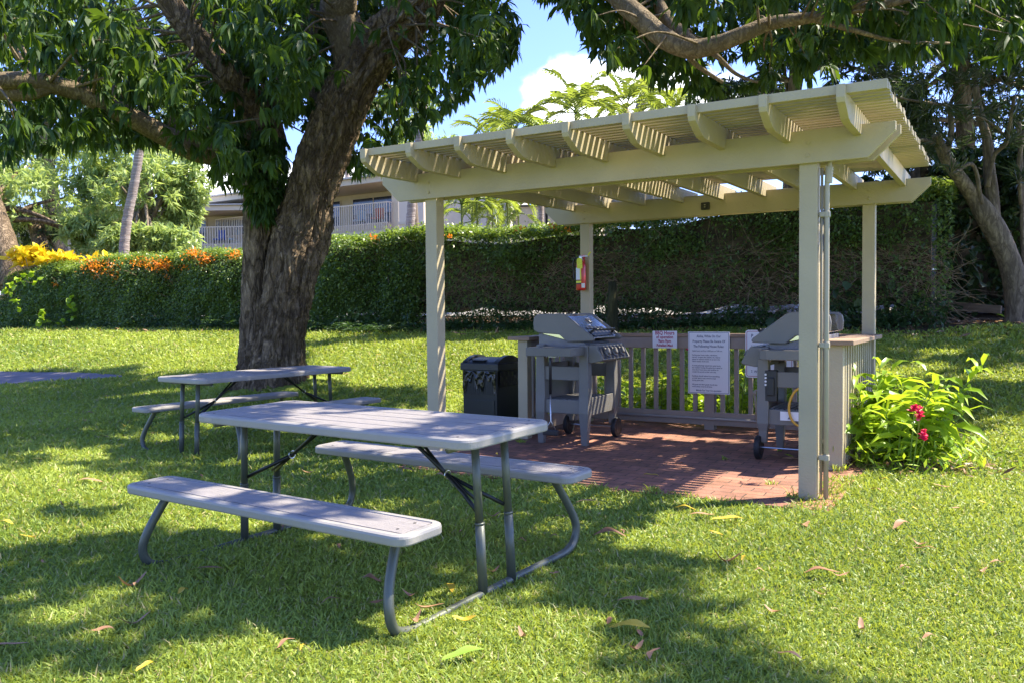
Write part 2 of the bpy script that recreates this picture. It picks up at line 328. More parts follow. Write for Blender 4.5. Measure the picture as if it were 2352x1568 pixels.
# ================================================================== SETTING
def grass_ground():
    xs = np.concatenate([np.linspace(-120, -26, 24), np.arange(-25, 16, .25), np.linspace(17, 110, 24)])
    ys = np.concatenate([np.linspace(-40, -3, 12), np.arange(-2, 34, .25), np.linspace(35, 160, 30)])
    X, Y = np.meshgrid(xs, ys); Z = gz(X, Y); V = np.stack([X.ravel(), Y.ravel(), Z.ravel()], 1); nx = len(xs)
    i = np.arange((len(ys)-1)*nx).reshape(-1, nx)[:, :-1].ravel(); F = np.stack([i, i+1, i+nx+1, i+nx], 1)
    m = bpy.data.materials.new('lawn_ground'); m.use_nodes = True; n, l = nodes(m); b = n['Principled BSDF']; b.inputs['Roughness'].default_value = .9; b.inputs['Specular IOR Level'].default_value = .2
    t = n.new('ShaderNodeTexCoord'); q = n.new('ShaderNodeTexNoise'); q.inputs['Scale'].default_value = 24; q.inputs['Detail'].default_value = 8; l.new(t.outputs['Object'], q.inputs['Vector'])
    r = n.new('ShaderNodeValToRGB'); e = r.color_ramp.elements; e[0].position = .32; e[0].color = (.09, .12, .02, 1); e[1].position = .68; e[1].color = (.26, .33, .045, 1); l.new(q.outputs['Fac'], r.inputs[0])
    # bare soil under the hedge, spread forward to paint in the shaded, littered strip
    s = n.new('ShaderNodeSeparateXYZ'); l.new(t.outputs['Object'], s.inputs[0])
    a = n.new('ShaderNodeMath'); a.operation = 'MULTIPLY'; a.inputs[1].default_value = SU; l.new(s.outputs[0], a.inputs[0])
    c = n.new('ShaderNodeMath'); c.operation = 'MULTIPLY_ADD'; c.inputs[1].default_value = CU; l.new(s.outputs[1], c.inputs[0]); l.new(a.outputs[0], c.inputs[2])
    q2 = n.new('ShaderNodeTexNoise'); q2.inputs['Scale'].default_value = 1.6; q2.inputs['Detail'].default_value = 6; l.new(t.outputs['Object'], q2.inputs['Vector'])
    d = n.new('ShaderNodeMath'); d.operation = 'ADD'; l.new(c.outputs[0], d.inputs[0]); l.new(q2.outputs['Fac'], d.inputs[1])
    g = n.new('ShaderNodeMapRange'); l.new(d.outputs[0], g.inputs[0]); g.inputs[1].default_value = 13.1; g.inputs[2].default_value = 14.0
    mx = n.new('ShaderNodeMix'); mx.data_type = 'RGBA'; l.new(g.outputs[0], mx.inputs['Factor']); l.new(r.outputs[0], mx.inputs[6]); mx.inputs[7].default_value = (.075, .05, .03, 1); l.new(mx.outputs[2], b.inputs['Base Color'])
    p = n.new('ShaderNodeBump'); p.inputs['Strength'].default_value = .8; p.inputs['Distance'].default_value = .03; l.new(q.outputs['Fac'], p.inputs['Height']); l.new(p.outputs[0], b.inputs['Normal'])
    tag(link('lawn', npmesh('lawn', V, F), m, smooth=True), kind='structure')
grass_ground()

def strip_sheet(name, left, right, m, n=14, dz=.012):
    """sheet on the ground between two point lists"""
    def samp(L):
        L = [Vector(p) for p in L]; out = []
        for i in range(n+1):
            t = i/n*(len(L)-1); k = min(int(t), len(L)-2); out.append(L[k].lerp(L[k+1], t-k))
        return out
    A, B = samp(left), samp(right); V = []
    for a, b in zip(A, B):
        for j in range(7):
            p = a.lerp(b, j/6); V.append((p.x, p.y, float(gz(p.x, p.y)) + dz))
    F = [(i*7+j, i*7+j+1, (i+1)*7+j+1, (i+1)*7+j) for i in range(n) for j in range(6)]
    me = bpy.data.meshes.new(name); me.from_pydata(V, [], F); o = link(name, me, m); return tag(o, kind='structure')
M_ASPH = mat('path_paving', (.13, .12, .13), .9, bump=.6, bscale=60, var=.25, vscale=5)
M_CONC = mat('driveway_concrete', (.42, .40, .37), .85, var=.1, vscale=2)
PATH_A = [groundpt(-330, 850), groundpt(0, 854), groundpt(150, 856), groundpt(280, 863)]; PATH_B = [groundpt(-330, 896), groundpt(0, 884), groundpt(130, 876), groundpt(280, 867)]
strip_sheet('path', PATH_A, PATH_B, M_ASPH, dz=.02)
def uq(w, q): return Vector((-CU*w + SU*q, SU*w + CU*q, 0))     # w along the hedge (to the left), q away from the camera
strip_sheet('driveway', [uq(-14, 15.6), uq(30, 15.6)], [uq(-14, 21.5), uq(30, 21.5)], M_CONC, n=60, dz=.02)

# ---- brick patio
PER = empty('pergola', (PX, PY, 0), -PYAW, 'beige painted timber pergola with open slat roof over the brick patio', 'pergola')
def patio():
    m = bpy.data.materials.new('brick_paving'); m.use_nodes = True; n, l = nodes(m); b = n['Principled BSDF']; b.inputs['Roughness'].default_value = .85
    t = n.new('ShaderNodeTexCoord'); mp = n.new('ShaderNodeMapping'); l.new(t.outputs['Object'], mp.inputs[0])
    wq = n.new('ShaderNodeTexNoise'); wq.inputs['Scale'].default_value = 5; l.new(mp.outputs[0], wq.inputs['Vector'])
    wa = n.new('ShaderNodeVectorMath'); wa.operation = 'MULTIPLY_ADD'; wa.inputs[1].default_value = (.025, .025, 0); l.new(wq.outputs['Color'], wa.inputs[0]); l.new(mp.outputs[0], wa.inputs[2])
    k = n.new('ShaderNodeTexBrick'); k.inputs['Scale'].default_value = 1; k.inputs['Brick Width'].default_value = .215; k.inputs['Row Height'].default_value = .108; k.inputs['Mortar Size'].default_value = .0045; k.inputs['Mortar Smooth'].default_value = .3
    k.inputs['Color1'].default_value = (.32, .14, .085, 1); k.inputs['Color2'].default_value = (.23, .105, .068, 1); k.inputs['Mortar'].default_value = (.05, .04, .025, 1); l.new(wa.outputs[0], k.inputs['Vector'])
    q = n.new('ShaderNodeTexNoise'); q.inputs['Scale'].default_value = 3.5; q.inputs['Detail'].default_value = 9; q.inputs['Roughness'].default_value = .7; l.new(mp.outputs[0], q.inputs['Vector'])
    r = n.new('ShaderNodeValToRGB'); r.color_ramp.elements[0].color = (.45, .5, .42, 1); r.color_ramp.elements[1].color = (1.15, 1.1, 1.1, 1); r.color_ramp.elements[0].position = .3; r.color_ramp.elements[1].position = .62; l.new(q.outputs['Fac'], r.inputs[0])
    mx = n.new('ShaderNodeMix'); mx.data_type = 'RGBA'; mx.blend_type = 'MULTIPLY'; mx.inputs['Factor'].default_value = 1; l.new(k.outputs['Color'], mx.inputs[6]); l.new(r.outputs[0], mx.inputs[7]); l.new(mx.outputs[2], b.inputs['Base Color'])
    f = n.new('ShaderNodeTexNoise'); f.inputs['Scale'].default_value = 60; l.new(mp.outputs[0], f.inputs['Vector'])
    h = n.new('ShaderNodeMath'); h.operation = 'MULTIPLY_ADD'; l.new(k.outputs['Fac'], h.inputs[0]); h.inputs[1].default_value = -1.; l.new(f.outputs['Fac'], h.inputs[2])
    p = n.new('ShaderNodeBump'); p.inputs['Strength'].default_value = .7; p.inputs['Distance'].default_value = .006; l.new(h.outputs[0], p.inputs['Height']); l.new(p.outputs[0], b.inputs['Normal'])
    mb = MB().box(-3.2, .13, -.27, 3.3, -.12, .018); o = mb.build('patio', m, bev=.006); o.location = (PX, PY, 0); o.rotation_euler = (0, 0, -PYAW); tag(o, kind='structure')
patio()

# ================================================================== PERGOLA
ZB, HB = 2.1832, .2083
def lift(x, y, z): return z + .0207*y + .0014*x        # the roof climbs slightly towards the back
def pbox(x0, x1, y0, y1, z0, z1):
    """box whose z follows the roof tilt"""
    vs = [(x, y, lift(x, y, z)) for x in (x0, x1) for y in (y0, y1) for z in (z0, z1)]
    return MB().add(vs, [(0, 1, 3, 2), (4, 6, 7, 5), (0, 4, 5, 1), (2, 3, 7, 6), (0, 2, 6, 4), (1, 5, 7, 3)])
for px_, py_ in ((-PL, 0), (-PW-PL, 0), (-PL, PD), (-PW-PL, PD)):
    top = lift(px_, py_, ZB+HB-.004)
    MB().box(px_, px_+PL, py_, py_+PL, -.1, top).build('post', M_PAINT, PER, bev=.004)
def beam(y0, y1, xl, xr, cut=.16, cz=.11):
    poly = [(xl, ZB+HB), (xl, ZB+HB-.055), (xl+cut, ZB), (xr-cut, ZB), (xr, ZB+HB-.055), (xr, ZB+HB)]
    mb = MB(); n = len(poly); vs = [(x, y, lift(x, y, z)) for y in (y0, y1) for x, z in poly]
    mb.add(vs, [tuple(range(n)), tuple(range(n, 2*n))[::-1]] + [(i, (i+1) % n, n+(i+1) % n, n+i) for i in range(n)])
    return mb.build('beam', M_PAINT, PER, bev=.003)
TB = .038
bfs = [beam(-TB, -.001, -PW-PL-.41, .461), beam(PL+.001, PL+TB, -PW-PL-.40, .475), beam(PD-TB, PD-.001, -PW-PL-.42, .474), beam(PD+PL+.001, PD+PL+TB, -PW-PL-.41, .465)]
for bi, yy_ in ((0, -TB), (2, PD-TB)):
    for bx in (-PL/2, -PW-PL/2):
        for bz in (ZB+.05, ZB+.13):
            MB().lathe([(.013, 0), (.013, .006), (.006, .008)], 12, Matrix.Translation((bx + .004, yy_, lift(bx, yy_, bz))) @ Matrix.Rotation(math.pi/2, 4, 'X')).build('bolt', M_PAINT, bfs[bi])
RT = 2.468
for i in range(9):
    x0 = .22 - .4235*i - (.0 if i else 0); x1 = x0 + .048
    yb = [(-.662, RT), (-.662, RT+.036), (-.698, RT+.036), (-.698, RT-.035), (-.685, RT-.062), (-.60, RT-.105), (-.54, RT-.132), (-.47, RT-.143), (3.20, RT-.143), (3.34, RT-.10), (3.40, RT-.05), (3.41, RT)]
    vs = [(x, y, lift(x, y, z)) for x in (x0, x1) for y, z in yb]; n = len(yb)
    MB().add(vs, [tuple(range(n))[::-1], tuple(range(n, 2*n))] + [(k, (k+1) % n, n+(k+1) % n, n+k) for k in range(n)]).build('rafter', M_PAINT, PER, bev=.003)
NS = 41
for i in range(NS):
    y = -.662 + .0852*i; dx = random.uniform(-.012, .012)
    z1 = RT + .041
    pbox(-3.19 + dx, .475 + random.uniform(-.01, .01), y, y+.042, RT+.001, z1).build('slat', M_PAINT, PER, bev=.002) if i else pbox(-3.2, .478, y+.001, y+.042, RT-.012, z1).build('slat', M_PAINT, PER, bev=.002)
# ---- railing
RAIL = empty('railing', (PX, PY, 0), -PYAW, 'low brown beige wooden railing with balusters round three sides of the patio', 'railing')
CZ = 1.015
def rbox(name, x0, x1, y0, y1, z0, z1, m=M_PAINT2, bev=.004): return MB().box(x0, x1, y0, y1, z0, z1).build(name, m, RAIL, bev=bev)
YR = 1.14; YL = 1.50; XR0, XR1 = -.10, -.012; XL0, XL1 = -3.06, -2.97
rbox('cap', -3.11, .07, PD-.066, PD+.03-.035, CZ-.036, CZ, M_CAP)
rbox('cap', -.17, .075, YR-.06, PD-.068, CZ-.036, CZ-.001, M_CAP)
rbox('cap', -3.14, -2.90, YL-.06, PD-.068, CZ-.036, CZ-.001, M_CAP)
rbox('top_board', XL1+.002, XR0-.002, PD-.045, PD-.007, .86, CZ-.038)
rbox('bottom_board', XL1+.002, XR0-.002, PD-.044, PD-.008, .065, .20)
rbox('top_board', -.088, -.05, YR+.092, PD-.05, .86, CZ-.038); rbox('bottom_board', -.087, -.051, YR+.092, PD-.05, .065, .20)
rbox('top_board', -3.03, -2.992, YL+.092, PD-.05, .86, CZ-.038); rbox('bottom_board', -3.029, -2.993, YL+.092, PD-.05, .065, .20)
for x, y in ((-.113, YR), (-3.06, YL)): rbox('rail_post', x, x+.105, y, y+.09, 0, CZ-.038, M_PAINT)
rbox('rail_post', -1.635, -1.53, PD-.046-.002, PD+.05, 0, .858)
for i in range(20):
    x = -2.93 + .1452*i
    if abs(x+1.58) < .07: continue
    rbox('baluster', x, x+.042, PD-.005, PD+.035, .10, CZ-.04, M_PAINT2, .002)
for i in range(13):
    y = YR + .14 + .135*i
    if y > PD-.1: break
    rbox('baluster', -.048, -.008, y, y+.042, .03, CZ-.04, M_PAINT, .002)
for i in range(10):
    y = YL + .14 + .135*i
    if y > PD-.1: break
    rbox('baluster', -3.075, -3.035, y, y+.042, .05, CZ-.04, M_PAINT2, .002)
def onrail(u, v, yv=None):
    """photo point on the plane of the back rail -> pergola-local x, z"""
    d = Vector(ray(u, v)); yv = (PD-.075) if yv is None else yv; vv = Vector((SU, CU, 0)); o = Vector((0, 0, CAM_H)) - Vector((PX, PY, 0))
    t = (yv - o.dot(vv))/d.dot(vv); p = o + d*t; return p.dot(Vector((CU, -SU, 0))), p.z
# ---- text
def text(body, size, x, z, y, m, parent, align='CENTER', bold=0, sx=1.):
    cu = bpy.data.curves.new('lettering', 'FONT'); cu.body = body; cu.size = size; cu.align_x = align; cu.offset = bold; cu.resolution_u = 2
    o = bpy.data.objects.new('tmp', cu); COL.objects.link(o); bpy.context.view_layer.update()
    me = bpy.data.meshes.new_from_object(o.evaluated_get(bpy.context.evaluated_depsgraph_get())); bpy.data.objects.remove(o)
    me.transform(Matrix.Translation((x, y, z)) @ Matrix.Rotation(math.pi/2, 4, 'X') @ Matrix.Diagonal((sx, 1, 1, 1)))
    return link('lettering', me, m, parent)
def sign(name, u0, v0, u1, v1, label, rnd=0.004, yoff=0.):
    x0, z1 = onrail(u0, v0); x1, z0 = onrail(u1, v1); w, h = x1-x0, z1-z0
    P = PER.matrix_world if False else None
    t = empty(name, (PX + CU*((x0+x1)/2) + SU*(PD-.072), PY - SU*((x0+x1)/2) + CU*(PD-.072), z0), -PYAW, label, 'sign')
    def rr(w, h, r, z0=0):
        return [(sx*(w/2-r) + r*math.cos(a), z0 + h/2 + sz*(h/2-r) + r*math.sin(a)) for sx, sz, a0 in ((1, 1, 0), (-1, 1, 90), (-1, -1, 180), (1, -1, 270)) for a in [R(a0 + 22.5*k) for k in range(5)]]
    MB().prism(rr(w, h, rnd), -.004, 0, 'y').build('panel', M_WHITE, t)
    return t, w, h, rr
def border(t, w, h, rr, inset, th, m, r=.006):
    a = rr(w-2*inset, h-2*inset, r, inset); b = rr(w-2*inset-2*th, h-2*inset-2*th, max(r-th, .001), inset+th); n = len(a)
    me = bpy.data.meshes.new('border'); me.from_pydata([(x, -.0055, z) for x, z in a+b], [], [(i, (i+1) % n, n+(i+1) % n, n+i) for i in range(n)]); link('border', me, m, t)
t, w, h, rr = sign('hours_sign', 1499, 760, 1555, 799.5, 'small white sign with magenta BBQ Hours lettering on the back rail')
for s_, k, z in (('BBQ Hours', .062, .155), ('of operation', .052, .112), ('9am-9pm', .052, .066), ('Pohailani Maui', .043, .020)):
    text(s_, k*h/.2*1.0, 0, z*h/.2, -.0052, M_MAGENTA, t, bold=.0012, sx=.80*w/.27)
t, w, h, rr = sign('rules_sign', 1580.5, 762, 1676, 905.5, 'tall white house rules sign with navy text hanging on the back rail')
border(t, w, h, rr, .008, .004, M_NAVY)
f = h/.63
for s_, z in (('Aloha, While On Our', .572), ('Property Please Be Aware Of', .522), ('The Following House Rules:', .473)): text(s_, .036*f, 0, z*f, -.0052, M_NAVY, t, bold=.0006, sx=.80*w/.45)
body = ['Quiet hours are from 10:00 p.m. to 7:00 a.m.', '', 'During quiet hours radios, televisions,', 'stereos, compact disc players, etc. may be', 'played at reduced volume so as not to be', 'heard outside of the unit.', '', 'If social gatherings extend into quiet hours,', 'the resident hosting the gathering is asked to', 'close their front doors and windows to', 'contain the sound to their unit only.', '', 'Residents should refrain from assembling', 'on their lanai or any common areas', 'during quiet time.', '', 'All guests and their guests should also', 'avoid excess noise at all times.']
for i, s_ in enumerate(body):
    if s_: text(s_, .0205*f, -w*.40, (.432 - .0215*i)*f, -.0052, M_NAVY, t, 'LEFT', .0004, .86*w/.45)
text('Mahalo For Your Co-operation', .025*f, 0, .026*f, -.0052, M_NAVY, t, bold=.0005, sx=.85*w/.45)
t, w, h, rr = sign('notice_sign', 1712, 758, 1822, 869, 'rounded white notice sign with dark red border half hidden behind the right grill', .03)
border(t, w, h, rr, .012, .005, M_MAGENTA, .022)
for i, s_ in enumerate(('BARBECUE RULES', '1. Keep lid open when lighting', '2. Turn knobs off after use', '3. Clean the grill', '4. Clear the area', '5. No glass', '6. Be courteous', '7. WAIT FOR THE NEXT')):
    if i in (0, 2, 7): text(s_ if i else 'P', (.05 if not i else .034)*h/.47, -w*.38, h*(.84 - .105*i), -.0052, M_NAVY, t, 'LEFT', .0006, .9)

# ---- things fixed to the pergola
def world(x, y, z=0.): return Vector((PX + CU*x + SU*y, PY - SU*x + CU*y, z))
t = empty('conduit', world(.05, .06), -PYAW, 'thin beige conduit pipe clamped up the right side of the front post', 'pipe')
MB().tube([(0, 0, 0), (0, 0, 1.2), (0, 0, 2.05), (.012, .0, 2.16), (.03, 0, 2.39)], .016, 12).build('pipe', M_PIPE, t, smooth=True)
for z in (.29, 1.02, 1.86): MB().box(-.045, .02, -.019, .019, z-.016, z+.016).tube([(0, 0, z-.02), (0, 0, z+.02)], .022, 12).build('clamp', M_PIPE, t, bev=.003)
MB().tube([(.008, 0, 2.06), (.014, 0, 2.16)], .024, 12).build('coupling', M_PIPE, t)
t = empty('conduit', world(.018, .07), -PYAW, 'narrow white cable conduit tight against the front post beside the thicker pipe', 'pipe')
MB().tube([(0, 0, .05), (0, 0, 2.16)], .009, 8).build('pipe', M_PIPE, t, smooth=True)
bx, bz = onrail(1620, 474, PD-TB-.02)
t = empty('box_fixture', world(bx, PD-TB-.004, bz), -PYAW, 'small black square fixture on the rear beam of the pergola', 'light fixture')
MB().box(-.045, .045, -.03, 0, -.038, .038).build('housing', M_BLACK, t, bev=.008)
MB().box(-.022, .022, -.036, -.0305, -.02, .02).build('lens', M_STRUT, t, bev=.004)
for z in (-.011, .011): MB().box(-.008, .008, -.039, -.0365, z-.004, z+.004).build('terminal', M_GASPIPE, t)
# ---- fire extinguisher on the back-left post
ex, ez = onrail(1331, 668, PD-.05)
ex = -PW - PL + .038
t = empty('fire_extinguisher', world(ex, PD-.062, ez), -PYAW, 'red fire extinguisher with yellow inspection tag hung on the rear left post', 'fire extinguisher')
MB().lathe([(.02, 0), (.052, .006), (.056, .02), (.056, .27), (.05, .30), (.03, .325), (.016, .335), (.016, .35)], 24).build('cylinder', M_RED, t, smooth=True)
def band(name, z0, z1, a0, a1, m, r=.0568):
    mb = MB(); n = 10; vs = [(r*math.cos(R(a0+(a1-a0)*k/n)), r*math.sin(R(a0+(a1-a0)*k/n)), z) for z in (z0, z1) for k in range(n+1)]
    mb.add(vs, [(k, k+1, n+2+k, n+1+k) for k in range(n)]); return mb.build(name, m, t)
band('label', .12, .255, 215, 283, M_WHITE); band('label', .12, .255, 283.5, 297, M_YEL); band('stripe', .085, .108, 215, 297, M_YEL); band('stripe', .068, .083, 215, 297, M_BLACK); band('label', .03, .08, 300, 345, M_WHITE); band('stripe', .11, .117, 215, 297, M_BLACK)
MB().box(-.016, .016, -.016, .016, .35, .375).box(-.02, .085, -.011, .011, .378, .386).add([(-.01, -.01, .35), (.09, -.01, .345), (.09, .01, .345), (-.01, .01, .35), (-.01, 0, .36)], [(0, 1, 2, 3), (0, 1, 4), (3, 2, 4)]).build('valve', M_STEEL, t, bev=.002)
MB().tube([(.09, 0, .388), (.1, 0, .41), (.12, 0, .425)], .008, 8).build('handle', M_YEL, t)
p_, r_ = spline([(-.02, -.01, .365, .008), (-.07, -.01, .36, .008), (-.095, -.005, .29, .008), (-.088, 0, .2, .009), (-.082, 0, .13, .012)]); MB().tube(p_, r_, 8).build('hose', M_BLACK, t, smooth=True)
MB().prism([(-.012, .245), (.052, .245), (.048, .345), (.03, .362), (.0, .36), (-.018, .34)], -.074, -.072, 'y').build('inspection_tag', mat('tag_yellow_card', (.72, .75, .05), .6, var=.15, vscale=60), t)
MB().box(-.02, .02, .055, .062, .08, .4).build('bracket', M_RED, t)
# ---- gas line on the back rail
gp = empty('gas_pipe', world(0, 0), -PYAW, 'grey gas pipe along the lower back rail with a pale upright valve riser', 'pipe')
MB().tube([(-2.6, PD-.065, .135), (-1.6, PD-.065, .135), (-.2, PD-.065, .135)], .014, 10).build('pipe', M_GASPIPE, gp, smooth=True)
vx, vz = onrail(1740, 880)
MB().tube([(vx-.005, PD-.075, .145), (vx-.03, PD-.075, .42), (vx-.03, PD-.075, .44), (vx+.03, PD-.075, .46)], .011, 10).lathe([(.02, 0), (.02, .035), (.014, .04)], 12, Matrix.Translation((vx-.03, PD-.075, .40))).lathe([(.018, 0), (.018, .03)], 10, Matrix.Translation((vx+.005, PD-.075, .45)) @ Matrix.Rotation(math.pi/2, 4, 'Y')).build('riser', M_PIPE, gp, smooth=True)
MB().box(vx+.045, vx+.056, PD-.085, PD-.065, .44, .55).build('valve_lever', mat('red_lever', (.6, .06, .02), .5), gp, bev=.003)
hp = [(1908, 925), (1900, 900), (1888, 887), (1868, 882), (1848, 886), (1824, 900), (1812, 935), (1822, 968), (1850, 981), (1878, 970), (1882, 930)]
H3 = []
for k_, (u, v) in enumerate(hp):
    yy_ = 1.345 + (.10 if k_ < 3 else 0); x_, z_ = onrail(u, v, yy_); H3.append((x_ + .5, yy_ - 1.3, z_, .010))
p_, r_ = spline(H3); o = MB().tube(p_, r_, 10).build('gas_hose', M_HOSE, smooth=True); o.location = world(-.5, 1.3); o.rotation_euler = (0, 0, -PYAW); tag(o, 'yellow gas hose looping under the right grill', 'hose')

# ================================================================== PICNIC TABLES
def rrect(L, Wd, r, z, off=0, n=12):
    L -= off; Wd -= off; r = max(r-off, .003); return [(sx*(L-r) + r*math.cos(a), sy*(Wd-r) + r*math.sin(a), z) for sx, sy, a0 in ((1, 1, 0), (-1, 1, 90), (-1, -1, 180), (1, -1, 270)) for a in [R(a0 + 90*k/(n-1)) for k in range(n)]]
def slab(L, Wd, top, th, r, planks, y0=0, name='tabletop', parent=None):
    lp = [rrect(L, Wd, r, top-th, .02), rrect(L, Wd, r, top-th, .003), rrect(L, Wd, r, top-th+.006, 0), rrect(L, Wd, r, top-.014, 0), rrect(L, Wd, r, top-.005, .003), rrect(L, Wd, r, top, .012), rrect(L, Wd, r, top, .036), rrect(L, Wd, r, top-.007, .038)]
    lp = [[(x, y+y0, z) for x, y, z in q] for q in lp]
    o = MB().loops(lp).build(name, M_RIM, parent, smooth=False)
    w = 2*(Wd-.042)/planks
    mb = MB()
    for i in range(planks):
        a = -(Wd-.042) + w*i; mb.box(-(L-.046), L-.046, a+.0045+y0, a+w-.0045+y0, top-.0068, top-.0002)
    mb.build('planks', M_TOP, o, bev=.0015)
    for sx in (-1, 1):
        for yy in ((-Wd+.06, Wd-.06) if planks > 1 else (-.05, .05)):
            MB().lathe([(.007, 0), (.007, .0012), (.004, .002)], 12, Matrix.Translation((sx*(L-.10), yy+y0, top-.0008))).build('bolt', M_STRUT, o)
    return o
def picnic_table(loc, rz, tilt, label):
    t = empty('picnic_table', loc, rz, label, 'picnic table', 'grey folding picnic tables on the lawn'); L = .915
    t.rotation_euler = (tilt[1], -tilt[0], rz)
    top = slab(L, .335, .74, .045, .075, 5, 0, 'tabletop', t)
    for s in (-1, 1): slab(L, .133, .44, .042, .06, 1, s*.612, 'bench_seat', t)
    for e in (-1, 1):
        a = e*.81
        pts = []
        for s in (-1, 1):
            c = [(a - e*.06, s*.585, .40, .021), (a-e*.045, s*.63, .33, .021), (a-e*.02, s*.69, .22, .021), (a, s*.715, .13, .021), (a, s*.69, .055, .021), (a, s*.62, .022, .021), (a, s*.5, .016, .019), (a, s*.3, .018, .019)]
            pts.append(c)
        p_, r_ = spline(pts[0] + pts[1][::-1], 5); MB().tube(p_, r_, 14).build('base_tube', M_TUBE, t, smooth=True)
        for s in (-1, 1):
            MB().tube([(a-e*.03, s*.112, .695), (a-e*.012, s*.112, .33)], .0185, 14).tube([(a-e*.012, s*.112, .335), (a-e*.011, s*.112, .325)], .0225, 14).tube([(a-e*.011, s*.112, .325), (a, s*.112, .02)], .0215, 14).build('leg', M_TUBE, t, smooth=True)
        j = Vector((e*.53, 0, .50))
        mb = MB().tube([(e*.27, -.02, .69), (e*.40, 0, .59), j], .010, 8).tube([(e*.27, .05, .69), j], .008, 8)
        for s in (-1, 1): mb.tube([j, (e*.66, s*.045, .435), (e*.785, s*.10, .37)], .010, 8)
        mb.tube([j, (e*.70, 0, .40)], .008, 8).build('brace', M_STRUT, t, smooth=True)
        MB().tube([(j.x - .02*math.cos(q)*0 + e*.004, .022*math.cos(q), j.z + .02*math.sin(q)) for q in [k*math.pi/6 for k in range(13)]], .0028, 6).build('lock_ring', M_STEEL, t)
        MB().tube([(a-e*.03, -.30, .685), (a-e*.03, .30, .685)], .016, 10).build('cross_tube', M_TUBE, t, smooth=True)
        for s in (-1, 1): MB().tube([(a-e*.06, s*.53, .395), (a-e*.06, s*.69, .395)], .014, 10).build('seat_tube', M_TUBE, t, smooth=True)
    MB().box(-L+.10, -L+.16, -.3365, -.3352, .706, .724).build('emblem', M_GASPIPE, top, bev=.002)
    return t
picnic_table((-.7438, 4.2174, -.0072), -.5966, (-.0017, .0192), 'large grey picnic table with benches in the foreground, nearest the camera')
picnic_table((-2.432, 8.127, -.035), .972, (.002, .002), 'second grey picnic table standing farther back in front of the big tree trunk')

